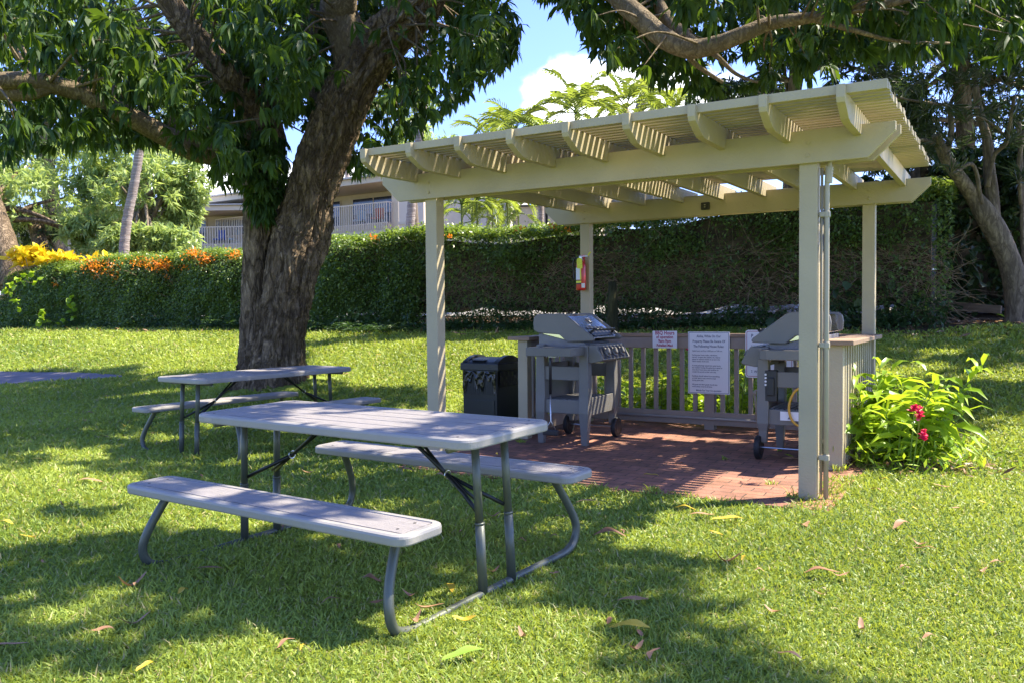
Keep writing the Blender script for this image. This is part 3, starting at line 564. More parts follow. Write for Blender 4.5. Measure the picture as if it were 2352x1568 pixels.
# ================================================================== GRILLS
def grill(loc, rz, label, left_shelf, right_shelf):
    t = empty('gas_grill', loc, rz, label, 'grill', 'grey gas grills on the patio')
    HW = .315
    side = [(.30, 1.06), (.305, 1.13), (.295, 1.185), (.26, 1.212), (.02, 1.218), (-.03, 1.208), (-.31, 1.005), (-.325, .985), (-.315, .965), (-.05, .955), (-.02, .98), (.03, 1.02), (.18, 1.03), (.25, 1.035)]
    inner = [(.28, 1.05), (.27, 1.18), (.25, 1.195), (.02, 1.204), (-.035, 1.193), (-.29, 1.00), (-.29, .985), (-.05, .965), (.2, 1.02)]
    lid = MB().prism(inner, -HW+.012, HW-.012, 'x').build('lid', M_LIDS, t, bev=.004)
    for s in (-1, 1): MB().prism(side, s*HW - .018, s*HW + .018, 'x').build('lid_end', M_GRILL, lid, bev=.008)
    d = Vector((0, -.26, -.193)).normalized(); nrm = Vector((0, -.193, .26)).normalized()*1.
    def onlid(x, s, up=0): p = Vector((x, -.035, 1.193)) + d*s + nrm*up; return p
    Ml = Matrix.Translation(onlid(0, .10, .001)) @ Matrix((( 1, 0, 0, 0), (0, d.y, nrm.y, 0), (0, d.z, nrm.z, 0), (0, 0, 0, 1)))
    MB().box(-.2, .2, .075, .10, 0, .002, Ml).build('handle_slot', M_BLACK, lid); MB().box(-.24, .24, .135, .215, 0, .002, Ml).build('handle_recess', M_BLACK, lid, bev=.001)
    th = MB().box(-.035, .035, -.035, .035, 0, .012, Ml @ Matrix.Translation((.05, -.02, 0)) @ Matrix.Rotation(R(0), 4, 'Z')).build('thermometer', M_STEEL, lid, bev=.01)
    MB().lathe([(.024, .012), (.024, .014)], 16, Ml @ Matrix.Translation((.05, -.02, 0))).build('dial', M_BLACK, th)
    MB().box(-.12, -.04, .045, .062, 0, .006, Ml).build('emblem', M_STEEL, lid, bev=.003)
    MB().tube([onlid(-.25, .27, .0), onlid(-.24, .275, .045), onlid(.24, .275, .045), onlid(.25, .27, .0)], .012, 10).build('handle', M_STRUT, lid, smooth=True)
    MB().prism([(-.19, .955), (-.27, .90), (-.27, .86), (.20, .82), (.27, .86), (.27, 1.03), (.03, 1.015), (-.03, .965)], -HW+.03, HW-.03, 'x').build('firebox', M_RAWAL, t, bev=.006)
    cp = MB().prism([(-.225, .93), (-.335, .93), (-.345, .915), (-.41, .80), (-.40, .785), (-.30, .765), (-.225, .765)], -HW-.012, HW+.012, 'x').build('control_panel', M_GRILL2, t, bev=.006)
    a = Vector((0, -.345, .915)); b = Vector((0, -.41, .80)); dd = (b-a).normalized(); nn = Vector((0, dd.z, -dd.y)).normalized()
    if nn.y > 0: nn = -nn
    MB().add([a + Vector((-HW+.02, 0, 0)) + nn*.002 + dd*.006, a + Vector((HW-.02, 0, 0)) + nn*.002 + dd*.006, b + Vector((HW-.02, 0, 0)) + nn*.002 - dd*.006, b + Vector((-HW+.02, 0, 0)) + nn*.002 - dd*.006], [(0, 1, 2, 3)]).build('face_plate', M_BLACK, cp)
    MB().box(-.25, .25, -.338, -.245, .931, .936).build('ledge', M_STEEL, cp, bev=.002)
    for x in (-.17, .0, .17):
        Mk = Matrix.Translation((a+b)/2 + Vector((x, 0, 0)) + nn*.002) @ nn.to_track_quat('Z', 'X').to_matrix().to_4x4()
        MB().lathe([(.043, 0), (.043, .008), (.034, .012), (.031, .034), (.026, .038)], 20, Mk).build('knob', M_GRILL, cp, smooth=False)
    for sx, sy in ((-1, -1), (-1, 1), (1, -1), (1, 1)):
        x = sx*.305; y = sy*.225; zb = .0 if sx < 0 else .14; w = .043
        prof = [(x-w, y-w*1.1, .93), (x+w, y-w*1.1, .93), (x+w, y+w*1.1, .93), (x-w, y+w*1.1, .93)]
        def ring(z, k, dx=0): return [(x + dx + ex*w*k, y + ey*w*1.1*k + sy*.0, z) for ex, ey in ((-1, -1), (1, -1), (1, 1), (-1, 1))]
        MB().loops([ring(zb, .62, sx*.012), ring(.10 + zb, .72, sx*.012), ring(.30, 1., sx*.01), ring(.45, 1.05), ring(.80, .95), ring(.93, .9)]).build('leg', M_GRILL, t, bev=.006)
    for y in (-.26, .26):
        w = MB().lathe([(.05, -.022), (.092, -.022), (.10, -.012), (.10, .012), (.092, .022), (.05, .022)], 28, Matrix.Translation((.335, y, .10)) @ Matrix.Rotation(math.pi/2, 4, 'X')).build('wheel', M_RUBBER, t)
        mb = MB().lathe([(.02, -.026), (.056, -.024), (.056, .024), (.02, .026)], 20, Matrix.Translation((.335, y, .10)) @ Matrix.Rotation(math.pi/2, 4, 'X')); mb.build('hub', M_BLACK, w)
    MB().tube([(.335, -.25, .10), (.335, .25, .10)], .008, 8).build('axle', M_STEEL, t)
    # lower deck and side frames
    dk = MB(); 
    for i in range(9): dk.box(-.272, .272, -.19 + .043*i, -.19 + .043*i + .034, .405, .42)
    dk.build('bottom_shelf', M_GRILL, t)
    MB().prism([(-.30, .44), (.30, .44), (.30, .30), (.22, .275), (-.22, .275), (-.30, .30)], -.262, -.243, 'y').build('front_apron', M_GRILL, t, bev=.004)
    MB().box(-.27, .27, .225, .245, .30, .75).build('back_panel', M_GRILL2, t, bev=.004)
    for s in (-1, 1):
        x0, x1 = s*.325-.008, s*.325+.008
        MB().box(x0, x1, -.19, .19, .60, .73).build('side_rail', M_GRILL, t, bev=.006); MB().box(x0, x1, -.19, .19, .29, .42).build('side_rail', M_GRILL, t, bev=.006)
    for s, on in ((-1, left_shelf), (1, right_shelf)):
        if not on: continue
        x0 = .338; x1 = .338 + on; y0, y1 = -.235, .22
        out = [(x0, y0), (x1-.09, y0), (x1-.03, y0+.02), (x1, y0+.08), (x1, y1), (x0, y1)]; out = [(s*x, y) for x, y in out]
        sh = MB().prism(out, .835, .915, 'z').build('side_shelf', M_GRILL2, t, bev=.006)
        for yy in (-.12, 0, .12): MB().tube([(s*(x1+.002), yy, .84), (s*(x1+.012), yy, .825), (s*(x1+.016), yy, .835)], .004, 6).build('hook', M_STEEL, sh)
    MB().box(-.09, .09, .19, .27, .80, .81).build('drip_tray', M_STEEL, t)
    return t
g1 = grill(world(-2.50, 1.68, .018), math.pi/2 - PYAW, 'grey gas grill with blue reflecting steel lid on the left of the patio', .30, 0)
g2 = grill(world(-.44, 1.72, .018), -math.pi/2 - PYAW, 'grey gas grill seen from its side behind the front right post', .20, .20)
# thing hanging from the left grill's shelf
t = empty('grill_brush', world(-2.46, 1.685-.655, .018), math.pi/2 - PYAW, 'long handled grill brush hanging from the side shelf of the left grill', 'grill brush')
MB().tube([(0, 0, .83), (0, 0, .78), (0, 0, .50)], [.009, .013, .013], 10).build('grip', M_BLACK, t, smooth=True)
MB().tube([(0, 0, .50), (0, 0, .26), (0, -.05, .18)], .006, 8).tube([(0, 0, .26), (0, .05, .18)], .004, 8).build('shaft', M_STEEL, t, smooth=True)
MB().box(-.02, .02, -.075, .075, .13, .18).build('brush_head', M_BLACK, t, bev=.008)
# papers / plates on the near grill
lx0, lz0 = onrail(1792, 964, 1.365); lx1, lz1 = onrail(1838, 946, 1.365)
t = empty('warning_label', world((lx0+lx1)/2, 1.365, lz0), -PYAW, 'white warning label stuck on the lower apron of the right grill', 'label')
MB().box(-(lx1-lx0)/2, (lx1-lx0)/2, -.003, 0, 0, lz1-lz0).build('sheet', M_WHITE, t)
MB().prism([(-.02, .012), (.012, .012), (-.004, .038)], -.0045, -.0032, 'y').build('symbol', M_NAVY, t)
t = empty('gas_manifold', world(-.60, 1.40, .50), -PYAW, 'dark gas regulator box with pale studs under the right grill', 'regulator')
MB().box(-.05, .05, -.03, .03, 0, .26).box(-.03, .03, -.045, -.03, .05, .2).build('housing', M_BLACK, t, bev=.008)
for k in range(4): MB().lathe([(.009, 0), (.009, .008)], 10, Matrix.Translation((-.04, -.03, .14 + .028*k)) @ Matrix.Rotation(math.pi/2, 4, 'X')).build('stud', M_WHITE, t)
# grill cover folded behind right grill
# ---- litter bin
t = empty('litter_bin', (-.155, 8.62, float(gz(-.2, 8.9))), -PYAW, 'black plastic litter bin with arched lid and bag beside the left railing', 'bin')
bw, bd, bh = .43, .50, .73
MB().prism([(-bw+.012, 0), (-.012, 0), (0, bh-.06), (-bw, bh-.06)], 0.004, bd, 'y').build('body', M_BIN, t, bev=.008)
MB().box(-bw-.018, .018, -.012, bd+.015, bh-.075, bh).build('rim', M_BIN, t, bev=.008)
nn = 14; arch = [(-bw-.01 + (bw+.02)*k/nn, bh + .001 + .062*math.sin(math.pi*k/nn)) for k in range(nn+1)]
MB().prism([(y, bh+.001+.075*math.sin(math.pi*min(1, max(0, y/bd)))**.8) for y in [bd*k/nn for k in range(nn+1)]], -bw-.006, -bw+.055, 'x').build('lid_end', M_BIN, t, bev=.004)
MB().prism([(y, bh+.001+.075*math.sin(math.pi*min(1, max(0, y/bd)))**.8) for y in [bd*k/nn for k in range(nn+1)]], -.05, .006, 'x').build('lid_end', M_BIN, t, bev=.004)
MB().prism([(y, bh+.001+.055*math.sin(math.pi*min(1, max(0, y/bd)))**.8) for y in [bd*k/nn for k in range(nn+1)]], -bw+.056, -.051, 'x').build('lid', M_BIN, t, bev=.004)
MB().box(-bw+.10, -.16, .02, .10, bh+.022, bh+.034).build('lid_handle', M_BLACK, t, bev=.005)
mb = MB().box(-bw+.035, -.035, -.006, .003, .40, .66)
for i in range(13):
    x = -bw + .05 + .026*i; mb.box(x, x+.012, -.011, -.0065, .41, .64)
mb.build('wicker_panel', M_BIN, t, bev=.002)
MB().box(-bw+.035, -.035, -.004, .003, .05, .35).build('lower_panel', M_BIN, t, bev=.004)
V = []; nx_, nz_ = 26, 12
for j in range(nz_+1):
    for i in range(nx_+1):
        x = -bw + .02 + (bw-.03)*i/nx_; z = bh-.08 - (.13 + .07*math.sin(i*.5+1) + .05*math.sin(i*1.3))*j/nz_
        V.append((x, -.021 - .004*mn.fractal(Vector((i*.35, j*.5, 2)), 1, 2, 4) - .0025*math.sin(i*.9 + j*.8), z))
MB().add(V, [(j*(nx_+1)+i, j*(nx_+1)+i+1, (j+1)*(nx_+1)+i+1, (j+1)*(nx_+1)+i) for j in range(nz_) for i in range(nx_)]).build('bin_bag', M_BAG, t, smooth=True)
V = [(p[0]*0 + .016 + .008*mn.fractal(Vector((i*.4, j*.5, 9)), 1, 2, 4), .03 + (bd-.06)*i/nx_, bh-.085 - .16*j/nz_) for j in range(nz_+1) for i in range(nx_+1) for p in [(0,)]]
MB().add(V, [(j*(nx_+1)+i, j*(nx_+1)+i+1, (j+1)*(nx_+1)+i+1, (j+1)*(nx_+1)+i) for j in range(nz_) for i in range(nx_)]).build('bin_bag', M_BAG, t, smooth=True)

# ================================================================== LIGHT MAP WANTED ON THE GROUND (crown openings are cut to match it)
LIT = [
 [(1330,1200),(1480,1185),(1640,1165),(1850,1165),(1940,1105),(2080,1090),(2200,1050),(2300,1000),(2352,975),(2700,940),(3200,1800),(1990,1800),(1975,1568),(1880,1530),(1760,1480),(1740,1430),(1640,1390),(1600,1350),(1700,1335),(1690,1290),(1580,1260),(1400,1255)],
 [(1540,1150),(1570,1110),(1830,1050),(2250,1050),(2180,980),(2260,1000),(1940,1130),(1830,1175)],
 [(-300,1085),(0,1085),(250,1095),(330,1130),(380,1150),(500,1145),(640,1190),(600,1215),(420,1215),(330,1200),(230,1170),(0,1150),(-300,1150)],
 [(-100,1190),(120,1195),(130,1230),(-100,1250)],
 [(300,1520),(380,1500),(640,1510),(800,1490),(1010,1500),(1150,1440),(1320,1440),(1340,1520),(1300,1900),(200,1900)],
 [(930,1400),(1060,1385),(1075,1440),(930,1440)], [(70,1398),(190,1392),(190,1425),(70,1428)], [(120,1440),(300,1430),(300,1452),(130,1475)],
 [(600,1060),(760,1050),(820,1080),(800,1110),(640,1110)], [(330,1008),(470,1012),(450,1032),(320,1030)], [(90,1040),(210,1036),(205,1062),(95,1065)],
 [(980,1060),(1120,1060),(1120,1085),(980,1085)], [(840,1030),(900,1030),(900,1050),(840,1050)], [(1280,1140),(1420,1130),(1420,1150),(1280,1160)],
 [(-400,783),(150,775),(340,783),(300,800),(-400,830)], [(-400,838),(190,800),(560,772),(560,800),(250,845),(-400,862)], [(330,835),(480,800),(560,800),(560,850),(330,858)],
 [(705,800),(975,785),(990,880),(830,890),(720,850)], [(1005,795),(1190,785),(1190,870),(1060,885),(1055,960),(1005,960)], [(2100,840),(2160,840),(2160,855),(2100,860)], [(2280,850),(2400,850),(2400,870),(2280,870)],
]
FLECK_T = [[(640,930),(760,932),(790,960),(700,975),(610,955)], [(800,940),(880,945),(870,965),(800,962)], [(1110,985),(1230,985),(1180,1010),(1090,1010)], [(560,965),(640,968),(640,985),(570,985)], [(640,846),(700,842),(700,853),(640,858)], [(560,852),(610,850),(600,862),(550,865)]]
FLECK_B = [[(460,1128),(600,1142),(615,1165),(500,1160)], [(850,1172),(990,1192),(1000,1215),(850,1200)], [(690,1160),(740,1165),(740,1180),(690,1178)], [(1010,1030),(1060,1032),(1060,1048),(1010,1046)], [(1240,1068),(1320,1068),(1310,1085),(1240,1082)]]
def shadow_px(P):
    g = P.copy(); s = np.array(sd)
    for _ in range(3): g = P - s*((P[:, 2] - gz(g[:, 0], g[:, 1]))/s[2])[:, None]
    u, v, ok = proj(np.stack([g[:, 0], g[:, 1], gz(g[:, 0], g[:, 1])], 1)); return g, u, v, ok
def sunfilter(P, rng, keep=.04):
    g, u, v, ok = shadow_px(P); bad = np.zeros(len(P), bool)
    ju = u + rng.normal(0, 14, len(P)); jv = v + rng.normal(0, 6, len(P))
    for p in LIT: bad |= inpoly(ju, jv, p) & ok
    # dappled: soft openings elsewhere
    for kk in range(4):
        ox, oy = rng.normal(0, .17, (2, len(P))); uu, vv, _ = proj(np.stack([g[:, 0]+ox, g[:, 1]+oy, gz(g[:, 0]+ox, g[:, 1]+oy)], 1))
        for p in LIT: bad |= inpoly(uu, vv, p) & ok
    nzv = np.array([mn.noise(Vector((a*1.3, b*1.3, 3.3))) for a, b in g[:, :2]]); bad |= (nzv > .33)
    # sun flecks on the near table and its front bench
    for z_, ps in ((.74, FLECK_T), (.44, FLECK_B)):
        f_ = P - np.array(sd)*((P[:, 2]-z_)/sd.z)[:, None]; uu, vv, _ = proj(f_); uu = uu + rng.normal(0, 5, len(P)); vv = vv + rng.normal(0, 2.5, len(P))
        for p in ps: bad |= inpoly(uu, vv, p) & (f_[:, 1] > 2) & (f_[:, 1] < 9.5)
    # over the pergola roof the crown is thinned for dappled light
    h = P - np.array(sd)*((P[:, 2]-2.55)/sd.z)[:, None]; lx = CU*(h[:, 0]-PX) - SU*(h[:, 1]-PY); ly = SU*(h[:, 0]-PX) + CU*(h[:, 1]-PY)
    bad |= (lx > -3.3) & (lx < .6) & (ly > -.8) & (ly < 3.6) & (nzv > .22)
    # keep the hedge top in the sun, except at the right
    q = SU*h[:, 0] + CU*h[:, 1]; bad |= (q > 13.7) & (q < 15.0) & (h[:, 0] < .8) & (rng.random(len(P)) < .93)
    return ~bad | (rng.random(len(P)) < keep)
POLY_A = [(-4000,-6000),(1120,-6000),(1120,-40),(1160,0),(1195,60),(1175,130),(1130,165),(1085,205),(1060,225),(1015,255),(960,285),(900,330),(865,385),(800,400),(760,330),(700,300),(690,250),(640,300),(650,500),(600,520),(560,440),(520,425),(480,375),(440,345),(330,322),(200,335),(100,355),(-60,345),(-4000,350)]
POLY_B = [(1235,-6000),(1235,-10),(1300,6),(1340,40),(1365,110),(1410,140),(1480,160),(1530,185),(1600,205),(1660,200),(1760,190),(1830,180),(1960,130),(2100,110),(2352,140),(5000,140),(5000,-6000)]
GAP_B = [[(1605,128),(1755,120),(1760,175),(1700,190),(1640,182)], [(1500,10),(1560,5),(1570,40),(1520,50)]]
def inside_view(P, polys, gaps=(), margin=40):
    u, v, ok = proj(P); inframe = ok & (u > -margin) & (u < 2352+margin) & (v > -margin) & (v < 1568+margin)
    a = np.zeros(len(P), bool)
    for p in polys: a |= inpoly(u, v, p)
    for p in gaps: a &= ~inpoly(u, v, p)
    return np.where(inframe, a, True), inframe, ok, u, v
rng = np.random.default_rng(5)
LIMBS = [([(1000,-40),(940,40),(880,95),(820,165),(780,250),(740,350),(702,450),(672,540),(650,620)], 56, 11), ([(360,-40),(420,50),(470,110),(520,170),(568,232),(600,300)], 34, 10.6), ([(-60,188),(80,188),(160,205),(240,240),(320,280),(390,318),(450,345)], 30, 9.4), ([(778,-30),(780,30),(800,90)], 46, 10.9), ([(1390,-40),(1425,0),(1475,45),(1530,92),(1590,113),(1650,102),(1710,78),(1770,55),(1860,42)], 26, 7.6)]
def limbclear(P, rng):
    u, v, ok = proj(P); bad = np.zeros(len(P), bool)
    for pts, w, Y in LIMBS:
        for (x1, y1), (x2, y2) in zip(pts, pts[1:]):
            dx, dy = x2-x1, y2-y1; t = np.clip(((u-x1)*dx + (v-y1)*dy)/(dx*dx+dy*dy), 0, 1); d = np.hypot(u-x1-t*dx, v-y1-t*dy)
            bad |= ok & (d < w + rng.uniform(12, 46, len(P))) & (P[:, 1] < Y + .15)
    return ~bad | (rng.random(len(P)) < .03)
# crown of the great mango: visible body
def samplebox(n, x, y, z): return np.stack([rng.uniform(*x, n), rng.uniform(*y, n), rng.uniform(*z, n)], 1)
def notnear_cam(P): return (np.linalg.norm(P - [0, 0, CAM_H], axis=1) > 3.4)
P = samplebox(60000, (-10.5, 1.2), (8.0, 14), (2.9, 8.5))
ok1, inf, okk, u, v = inside_view(P, [POLY_A]); uA, vA = u, v
P = P[ok1 & inf & limbclear(P, rng) & sunfilter(P, rng) & (SU*P[:, 0]+CU*P[:, 1] < 12.5)]
# density varies: clumps
cl = np.array([mn.noise(Vector(p*.9)) + .5*mn.noise(Vector(p*2.1)) for p in P]); P = P[(cl > -.20)]
MAIN_P = P[rng.permutation(len(P))[:2800]]
ns = 110; tv = rng.uniform(300, 500, ns); au = rng.uniform(-1, 1, ns)          # leafy sprouts clothing the left stem
MAIN_P = np.concatenate([MAIN_P, np.array([at(603 + a*50*(1 - max(0, v_-420)/120), v_, 11.5 - .32*math.sqrt(1 - a*a) - random.uniform(0, .12))[:] for a, v_ in zip(au, tv)])])
P = samplebox(30000, (.3, 7.5), (6.2, 10.5), (3.3, 6.2))
ok1, inf, okk, u, v = inside_view(P, [POLY_B], GAP_B); P = P[ok1 & inf & limbclear(P, rng) & sunfilter(P, rng)]
cl = np.array([mn.noise(Vector(p*1.4)) for p in P]); P = P[(cl > -.1)]
MAIN_Q = P[rng.permutation(len(P))[:620]]
# leaf clusters added back along sun rays, mostly unseen, to shade the ground
gx = samplebox(90000, (-11, 9), (1.6, 16), (0, 1)); zz = rng.uniform(3.6, 9.5, len(gx)) + (gx[:, 1] > 9.5)*rng.uniform(0, 5, len(gx)); gx[:, 2] = gz(gx[:, 0], gx[:, 1])
P = gx + np.array(sd)*((zz - gx[:, 2])/sd.z)[:, None]
ok1, inf, okk, u, v = inside_view(P, [POLY_A, POLY_B], GAP_B); P = P[ok1 & (limbclear(P, rng) | ~inf) & sunfilter(P, rng, .0) & notnear_cam(P) & ~(inf & (P[:, 1] < 6))]
_, su, sv, sok = shadow_px(P); P = P[(sok & (su > -120) & (su < 2480) & (sv > 700) & (sv < 1640)) | (rng.random(len(P)) < .15)]; SHADE_P = P[rng.permutation(len(P))[:15000]]
ALLP = np.concatenate([MAIN_P, MAIN_Q, SHADE_P]); open('/tmp/cl.txt','w').write(str((len(MAIN_P), len(MAIN_Q), len(P))))

TR = empty('mango_tree', TREE, 0, 'huge old mango tree with forked rough trunk and spreading dark crown over the tables', 'tree')
def loc_(p): return (p[0]-TREE.x, p[1]-TREE.y, p[2]-TREE.z)
def barkfn(amp, seed, ridges=9, flare=0):
    def f(q, e, t, a):
        z = q.z; b = mn.fractal(Vector((e.x*2.2, e.y*2.2, z*.55+seed)), 1, 2, 4)*amp*.55
        r = abs(mn.fractal(Vector((e.x*5+seed+.5*z, e.y*5, z*1.1)), .8, 2.1, 6))*amp*1.3
        b2 = mn.fractal(Vector((e.x*9, e.y*9, z*4+seed)), .7, 2.1, 4)*amp*.35
        k = 1 + b - r*.9 + b2
        if flare: k += flare*max(0, 1-t*5.5)**2*(.55+.45*math.sin(5*a+seed) + .25*math.sin(9*a))
        return k
    return f
def limb(mb, pts, n=28, sub=14, amp=.12, seed=0, flare=0):
    P_, R_ = spline([(*loc_(p), r) for p, r in pts], sub); mb.tube(P_, R_, n, fn=barkfn(amp, seed, flare=flare))
def A(u, v, Y, wpx): return (at(u, v, Y), wpx/2*Y/FPX)
mb = MB()
base = at(632, 905, 11.5)
limb(mb, [A(630, 925, 11.5, 186), A(630, 860, 11.5, 160), A(637, 790, 11.45, 136), A(650, 720, 11.4, 120), A(670, 620, 11.4, 118), A(690, 540, 11.5, 124), A(711, 450, 11.45, 110), A(745, 350, 11.4, 112), A(783, 250, 11.3, 116), A(815, 180, 11.2, 114), A(868, 105, 11.1, 112), A(935, 40, 11, 100), A(985, -40, 10.9, 94), (Vector((-.95, 10.6, 6.4)), .22)], 120, 40, .24, 1.3, .26)
mb.build('trunk', M_BARK, TR, smooth=True)
mb = MB(); limb(mb, [A(584, 900, 11.5, 70), A(584, 800, 11.5, 70), A(584, 700, 11.5, 62), A(586, 600, 11.5, 60), A(596, 500, 11.55, 72), A(602, 400, 11.65, 84), A(606, 310, 11.7, 96), A(568, 230, 11.4, 76), A(520, 170, 11.1, 66), A(470, 110, 10.9, 60), A(420, 50, 10.7, 56), A(370, -30, 10.5, 52)], 48, 18, .16, 5.1, .1); mb.build('limb', M_BARK, TR, smooth=True)
def LM(pts, mm=M_LIMB, n=24, amp=.07, seed=0.):
    mb = MB(); limb(mb, pts, n, 12, amp, seed); mb.build('limb', mm, TR, smooth=True)
LM([A(600, 390, 11.7, 80), A(520, 360, 11.2, 58), A(450, 345, 10.8, 54), A(390, 318, 10.5, 50), A(320, 280, 10.2, 46), A(240, 240, 10, 44), A(160, 205, 9.8, 44), A(80, 188, 9.6, 42), A(0, 186, 9.4, 38), A(-90, 190, 9.2, 36)], seed=2)
LM([A(120, 196, 9.7, 36), A(60, 215, 9.6, 36), A(0, 212, 9.5, 36), A(-80, 205, 9.4, 34)], seed=8)
LM([A(818, 150, 11.2, 96), A(800, 90, 11.1, 92), A(778, 30, 11.0, 84), A(778, -40, 10.8, 80), (Vector((-2.2, 10.4, 6.8)), .2)], n=36, amp=.1, seed=3)
LM([A(590, 300, 11.7, 60), A(640, 200, 11.9, 52), A(690, 100, 12, 46), A(700, 0, 12.1, 44), A(690, -80, 12, 40)], seed=4)
LM([A(735, 330, 11.6, 36), A(725, 250, 11.8, 34), A(712, 170, 11.9, 32), A(720, 60, 12, 30)], seed=6)
LM([(Vector((-.95, 10.6, 6.3)), .2), (Vector((-.2, 9.8, 6.5)), .16), (Vector((.45, 9.0, 5.8)), .12), A(1385, -60, 8.3, 46), A(1425, 0, 8.1, 46), A(1475, 45, 7.95, 46), A(1530, 92, 7.8, 46), A(1590, 113, 7.7, 44), A(1650, 102, 7.6, 40), A(1710, 78, 7.5, 36), A(1770, 55, 7.5, 32), A(1860, 42, 7.4, 26), A(1960, 22, 7.3, 22), A(2060, 5, 7.2, 18), A(2180, -30, 7.1, 14)], seed=7)
LM([(Vector((.45, 9.2, 6.1)), .1), A(1470, -60, 8.4, 30), A(1500, -10, 8.3, 32), A(1530, 40, 8.2, 30), A(1575, 85, 8.0, 28), A(1640, 125, 7.9, 14), A(1690, 170, 7.9, 9), A(1740, 190, 7.8, 6)], seed=9)
LM([A(1560, 105, 7.8, 18), A(1600, 150, 7.9, 12), A(1660, 190, 8, 8)], seed=9, n=10)
LM([A(1860, 42, 7.4, 18), A(1960, 70, 7.3, 12), A(2060, 95, 7.4, 8), A(2180, 100, 7.6, 6)], seed=9, n=10)
# side branches and twigs through the crown
tw = MB(); sel = MAIN_P[rng.permutation(len(MAIN_P))[:260]]
def along(pts, Ys):
    out = []
    for i in range(len(pts)-1):
        for k_ in range(6): f_ = k_/6; out.append(at(pts[i][0] + (pts[i+1][0]-pts[i][0])*f_, pts[i][1] + (pts[i+1][1]-pts[i][1])*f_, Ys[i] + (Ys[i+1]-Ys[i])*f_))
    return out
stems = along([(600, 300), (568, 230), (520, 170), (470, 110), (420, 50), (370, -30)], [11.7, 11.4, 11.1, 10.9, 10.7, 10.5]) + along([(600, 390), (450, 345), (320, 280), (160, 205), (0, 186), (-90, 190)], [11.7, 10.8, 10.2, 9.8, 9.4, 9.2]) + along([(800, 90), (778, 30), (778, -40)], [11.1, 11, 10.8]) + along([(868, 105), (935, 40), (985, -40)], [11.1, 11, 10.9]) + along([(590, 300), (690, 100), (690, -80)], [11.7, 12, 12])
for p in sel:
    p = Vector(p); s = random.choice(sorted(stems, key=lambda q: (q-p).length)[:9])
    if (s-p).length > 2.2: continue
    m_ = s.lerp(p, .5) + Vector((random.uniform(-.2, .2), random.uniform(-.2, .2), random.uniform(.0, .35))); P_, R_ = spline([(*loc_(s), .022), (*loc_(m_), .014), (*loc_(p), .006)], 5); tw.tube(P_, R_, 5)
st2 = along([(1425, 0), (1475, 45), (1590, 110), (1720, 75), (1860, 42), (2060, 5)], [8.1, 7.95, 7.7, 7.5, 7.4, 7.2])
for p in MAIN_Q[::3]:
    p = Vector(p); s = random.choice(sorted(st2, key=lambda q: (q-p).length)[:5])
    if (s-p).length > 1.6: continue
    m_ = s.lerp(p, .5) + Vector((random.uniform(-.1, .1), random.uniform(-.1, .1), random.uniform(.0, .2))); P_, R_ = spline([(*loc_(s), .014), (*loc_(m_), .009), (*loc_(p), .004)], 5); tw.tube(P_, R_, 5)
tw.build('twigs', M_LIMB, TR, smooth=True)
o0 = np.array(TREE)
k = 13
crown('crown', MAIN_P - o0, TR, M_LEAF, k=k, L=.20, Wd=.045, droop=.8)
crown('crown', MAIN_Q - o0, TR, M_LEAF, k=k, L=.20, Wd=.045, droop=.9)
crown('crown', SHADE_P - o0, TR, M_LEAF, k=11, L=.21, Wd=.06, simple=True)  # added clusters, placed for the shade they cast

# ================================================================== HEDGE
def hq(x): return 14.45
HG = empty('hedge', uq(0, 14.4) + Vector((0, 0, 1.05)), PYAW*0, 'long clipped flowering hedge with brown twiggy lower side at the back of the lawn', 'hedge')
HG.rotation_euler = (0, 0, -PYAW)
# local: x to the right along the hedge, y away
def hloc(w, q): p = uq(w, q); return p
HW0, HW1 = .55, 24.9      # w range (to the left)
def htop(w): return 1.80 + .05*math.sin(w*.7) + .06*math.sin(w*1.9+1) - max(0, w-12)*.022 + (.14 if w < 6 else 0)
def hz(w, q): p = uq(w, q); return float(gz(p.x, p.y)) - 1.05
core = MB(); ws = np.linspace(HW0+.3, HW1-.3, 90)
rngh = np.random.default_rng(3); lp = []
for w in ws:
    T = htop(w) - .16; b = .26 + .05*math.sin(w*2.3) + .04*math.sin(w*5.1); lp.append([(-w, -.28, b), (-w, -.34, T-.5), (-w, -.22, T-.02), (-w, .3, T), (-w, .42, T-.6), (-w, .3, b)])
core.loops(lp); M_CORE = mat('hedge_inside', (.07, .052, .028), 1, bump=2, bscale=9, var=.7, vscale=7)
core.build('core', M_CORE, HG)
